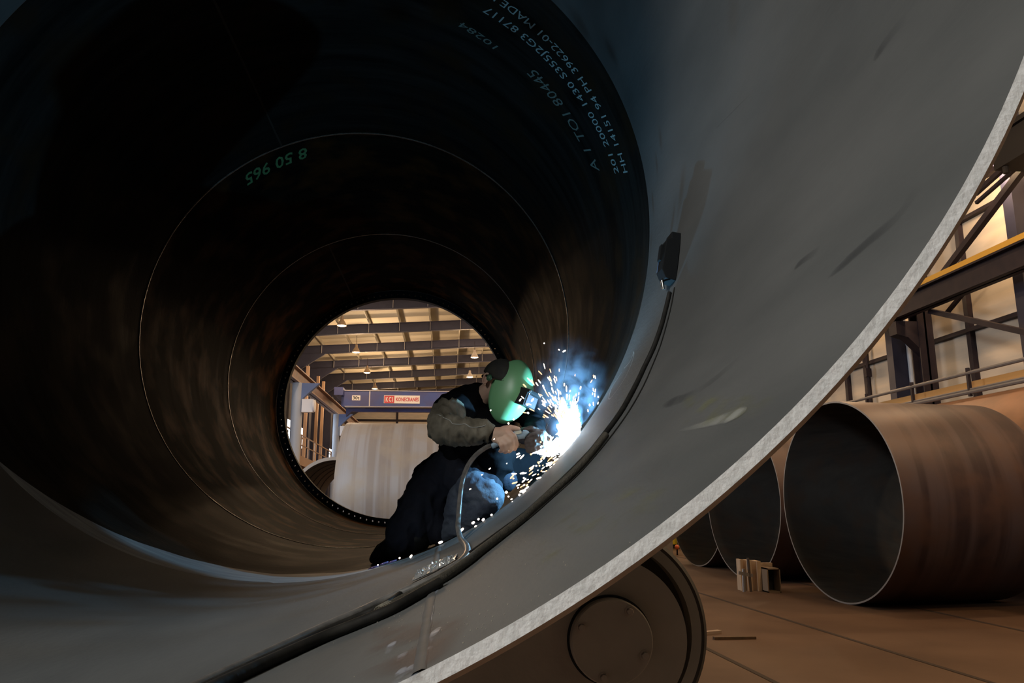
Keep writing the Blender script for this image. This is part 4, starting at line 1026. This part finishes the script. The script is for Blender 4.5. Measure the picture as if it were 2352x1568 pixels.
def sparks(name, items, m, label):
    g = G()
    for p, d, L, r in items:
        d = d.normalized(); g.tube([p - d * L / 2, p - d * L * .3, p + d * L * .3, p + d * L / 2], [r * .5, r, r * .9, r * .3], 6)
    return tag(g.build(name, m, None, auto=180), label, 'sparks', kind='stuff')
hot = []; cool = []
AO = W(1305, 1000, 4.2)
def addspark(px, py, Y, ang, Lpx, rpx, c=None):
    p = W(px, py, Y); d = Vector((math.cos(ang), random.uniform(-.3, .3), -math.sin(ang)))
    (cool if (c if c is not None else random.random() < .3) else hot).append((p, d, rr(Lpx, Y), rr(rpx, Y)))
for i in range(125):
    a = random.gauss(math.radians(112), math.radians(20)); dist = abs(random.gauss(0, 1)) * 62 + 30
    if dist > 165: continue
    px = 1305 + math.cos(a) * dist; py = 985 - math.sin(a) * dist
    addspark(px, py, random.uniform(4.0, 4.35), PI + (-a) + random.gauss(0, .12), random.uniform(5, 17), random.uniform(.9, 1.7))
for i in range(16): addspark(random.uniform(1320, 1375), random.uniform(860, 960), random.uniform(4.0, 4.3), -random.uniform(1.0, 1.8), random.uniform(4, 10), random.uniform(1, 1.9))
for i in range(90):                                            # shower falling down the joint
    t = random.random() ** 1.2; px = 1300 - 115 * t + random.gauss(0, 14); py = 1030 + 90 * t - abs(random.gauss(0, 22)) + 10
    lim = 1065 + (1300 - px) * .62
    addspark(px, min(py, lim), random.uniform(4.12, 4.28), -(.55 + random.gauss(0, .25)), random.uniform(3, 14), random.uniform(1, 2.1))
for px, py, L_, r_ in ((1204, 1129, 9, 4.5), (1200, 1127, 14, 2.5), (1210, 1120, 12, 2), (1193, 1136, 5, 2.5), (1175, 1146, 5, 1.6), (1129, 1182, 5, 2.4), (1110, 1193, 7, 3), (1099, 1192, 5, 2.4), (1087, 1200, 8, 3), (1093, 1209, 6, 3), (1061, 1216, 10, 3), (1062, 1231, 7, 3.2),
                       (1012, 1245, 10, 2.8), (944, 1277, 8, 2.4), (918, 1281, 4, 2), (1163, 1130, 6, 3.2), (1142, 1145, 4, 2.4), (1125, 1076, 6, 1.5), (1107, 1090, 4, 1.3), (1080, 1123, 5, 1.4), (1164, 1064, 3, 1.2), (1211, 929, 4, 2.6), (1213, 948, 4, 2.8), (1168, 972, 4, 2.4), (1180, 963, 4, 2.2), (1127, 942, 4, 1.6), (1195, 918, 8, 1.8), (1223, 918, 9, 2.2), (1135, 1008, 4, 1.2), (1250, 788, 3, 1.5), (1284, 803, 3, 2.4), (1296, 806, 9, 1.8), (1190, 1042, 9, 2.0), (1191, 1048, 12, 1.5),
                       (868, 1297, 3, 1.5), (1168, 1140, 4, 2), (1177, 1152, 3, 1.5)):
    addspark(px, py, 4.12 if py < 1100 else 4.14, -(.5 + random.uniform(-.2, .6)), L_, r_, False)
sparks('hot_sparks', hot, mat('white_hot_metal', (1, .8, .6), .5, emit=(1, .80, .66), estr=4), 'white hot welding sparks flying up from the arc and rolling down the joint')
sparks('orange_sparks', cool, mat('orange_hot_metal', (1, .5, .2), .5, emit=(1, .46, .2), estr=2.6), 'fainter orange sparks scattered around the arc')
# slag beads coloured violet, by the boot
for px, py, a in ((880, 1294, .35), (899, 1290, .35), (857, 1303, .3)):
    p = wall(px, py, .006, rad=R); d = Vector((math.cos(a), 0, math.sin(a))); g = G(); g.tube([p - d * .028, p, p + d * .028], [.002, .006, .003], 8)
    tag(g.build('slag_drop', bpy.data.materials.get('violet_slag') or mat('violet_slag', (.35, .25, .5), .15, .6), None, auto=180), 'shiny violet slag drop on the joint edge in front of the boot', 'slag', 'violet slag drops by the boot')

# smoke plume: real scattering volume
def smoke():
    c = W(1312, 895, 4.25); vs, fs = sphere_pts(c, 1, (rr(105, 4.25), .17, rr(145, 4.25)), 24, 16)
    # keep the plume inside the tube wall
    out = []
    for v in vs:
        dx, dz = v.x - AX, v.z - AZ; q = math.hypot(dx, dz); k = min(1, 1.985 / q); out.append(Vector((AX + dx * k, v.y, AZ + dz * k)))
    m = bpy.data.materials.new('welding_smoke'); m.use_nodes = True; nt = m.node_tree; N = nt.nodes; L = nt.links; N.remove(N['Principled BSDF'])
    vol = N.new('ShaderNodeVolumePrincipled'); vol.inputs['Color'].default_value = (.62, .78, 1, 1); vol.inputs['Anisotropy'].default_value = .0
    tc = N.new('ShaderNodeTexCoord'); n = N.new('ShaderNodeTexNoise'); n.inputs['Scale'].default_value = 9; n.inputs['Detail'].default_value = 4; n.inputs['Distortion'].default_value = 1.2
    L.new(tc.outputs['Object'], n.inputs['Vector']); r = N.new('ShaderNodeMapRange'); r.inputs['From Min'].default_value = .42; r.inputs['From Max'].default_value = .75; r.inputs['To Max'].default_value = 1.0
    L.new(n.outputs['Fac'], r.inputs['Value'])
    gm = N.new('ShaderNodeMapping'); gm.vector_type = 'TEXTURE'; gm.inputs['Location'].default_value = c; gm.inputs['Scale'].default_value = (rr(105, 4.25), .17, rr(145, 4.25)); L.new(tc.outputs['Object'], gm.inputs['Vector'])
    gr = N.new('ShaderNodeTexGradient'); gr.gradient_type = 'QUADRATIC_SPHERE'; L.new(gm.outputs['Vector'], gr.inputs['Vector'])
    mu = N.new('ShaderNodeMath'); mu.operation = 'MULTIPLY'; L.new(r.outputs['Result'], mu.inputs[0]); L.new(gr.outputs['Fac'], mu.inputs[1])
    m2 = N.new('ShaderNodeMath'); m2.operation = 'MULTIPLY'; m2.inputs[1].default_value = 13.0; L.new(mu.outputs['Value'], m2.inputs[0]); L.new(m2.outputs['Value'], vol.inputs['Density'])
    L.new(vol.outputs['Volume'], N['Material Output'].inputs['Volume'])
    o = mk('welding_smoke', out, fs, m, None); bm = bmesh.new(); bm.from_mesh(o.data); bmesh.ops.remove_doubles(bm, verts=bm.verts, dist=1e-5); bmesh.ops.recalc_face_normals(bm, faces=bm.faces); bm.to_mesh(o.data); bm.free(); tag(o, 'wisps of blue lit smoke rising above the welding arc', 'smoke', kind='stuff')
smoke()

# ================================================================== LIGHT
w = bpy.data.worlds.new('world'); SC.world = w; w.use_nodes = True
w.node_tree.nodes['Background'].inputs['Color'].default_value = (.60, .75, 1, 1); w.node_tree.nodes['Background'].inputs['Strength'].default_value = .004
def area(name, loc, target, sx, sy, col, W_):
    l = bpy.data.lights.new(name, 'AREA'); l.shape = 'RECTANGLE'; l.size = sx; l.size_y = sy; l.energy = W_; l.color = col
    o = bpy.data.objects.new(name, l); COL.objects.link(o); o.location = loc; o.rotation_euler = (Vector(target) - Vector(loc)).to_track_quat('-Z', 'Y').to_euler(); return o
# daylight from an unseen source behind and left of the camera
area('rear_left_daylight', (-10, -7, 9.75), (0, 2.5, 2.2), 3, 3, (1, 1, .97), 2700)
# daylight from the left side windows falling on the pale pipe and the pillars
area('window_daylight', (-11, 20, 5.0), (0, 27, 1.5), 5, 4, (.78, .87, 1.0), 950)
area('roof_light', (3.5, 60, 12.2), (3.5, 60, 0), 8, 30, (1, .88, .70), 900)

vs_ = SC.view_settings; SC.display_settings.display_device = 'sRGB'; vs_.view_transform = 'Standard'; vs_.look = 'None'; vs_.gamma = 1; vs_.exposure = 0; vs_.use_curve_mapping = False
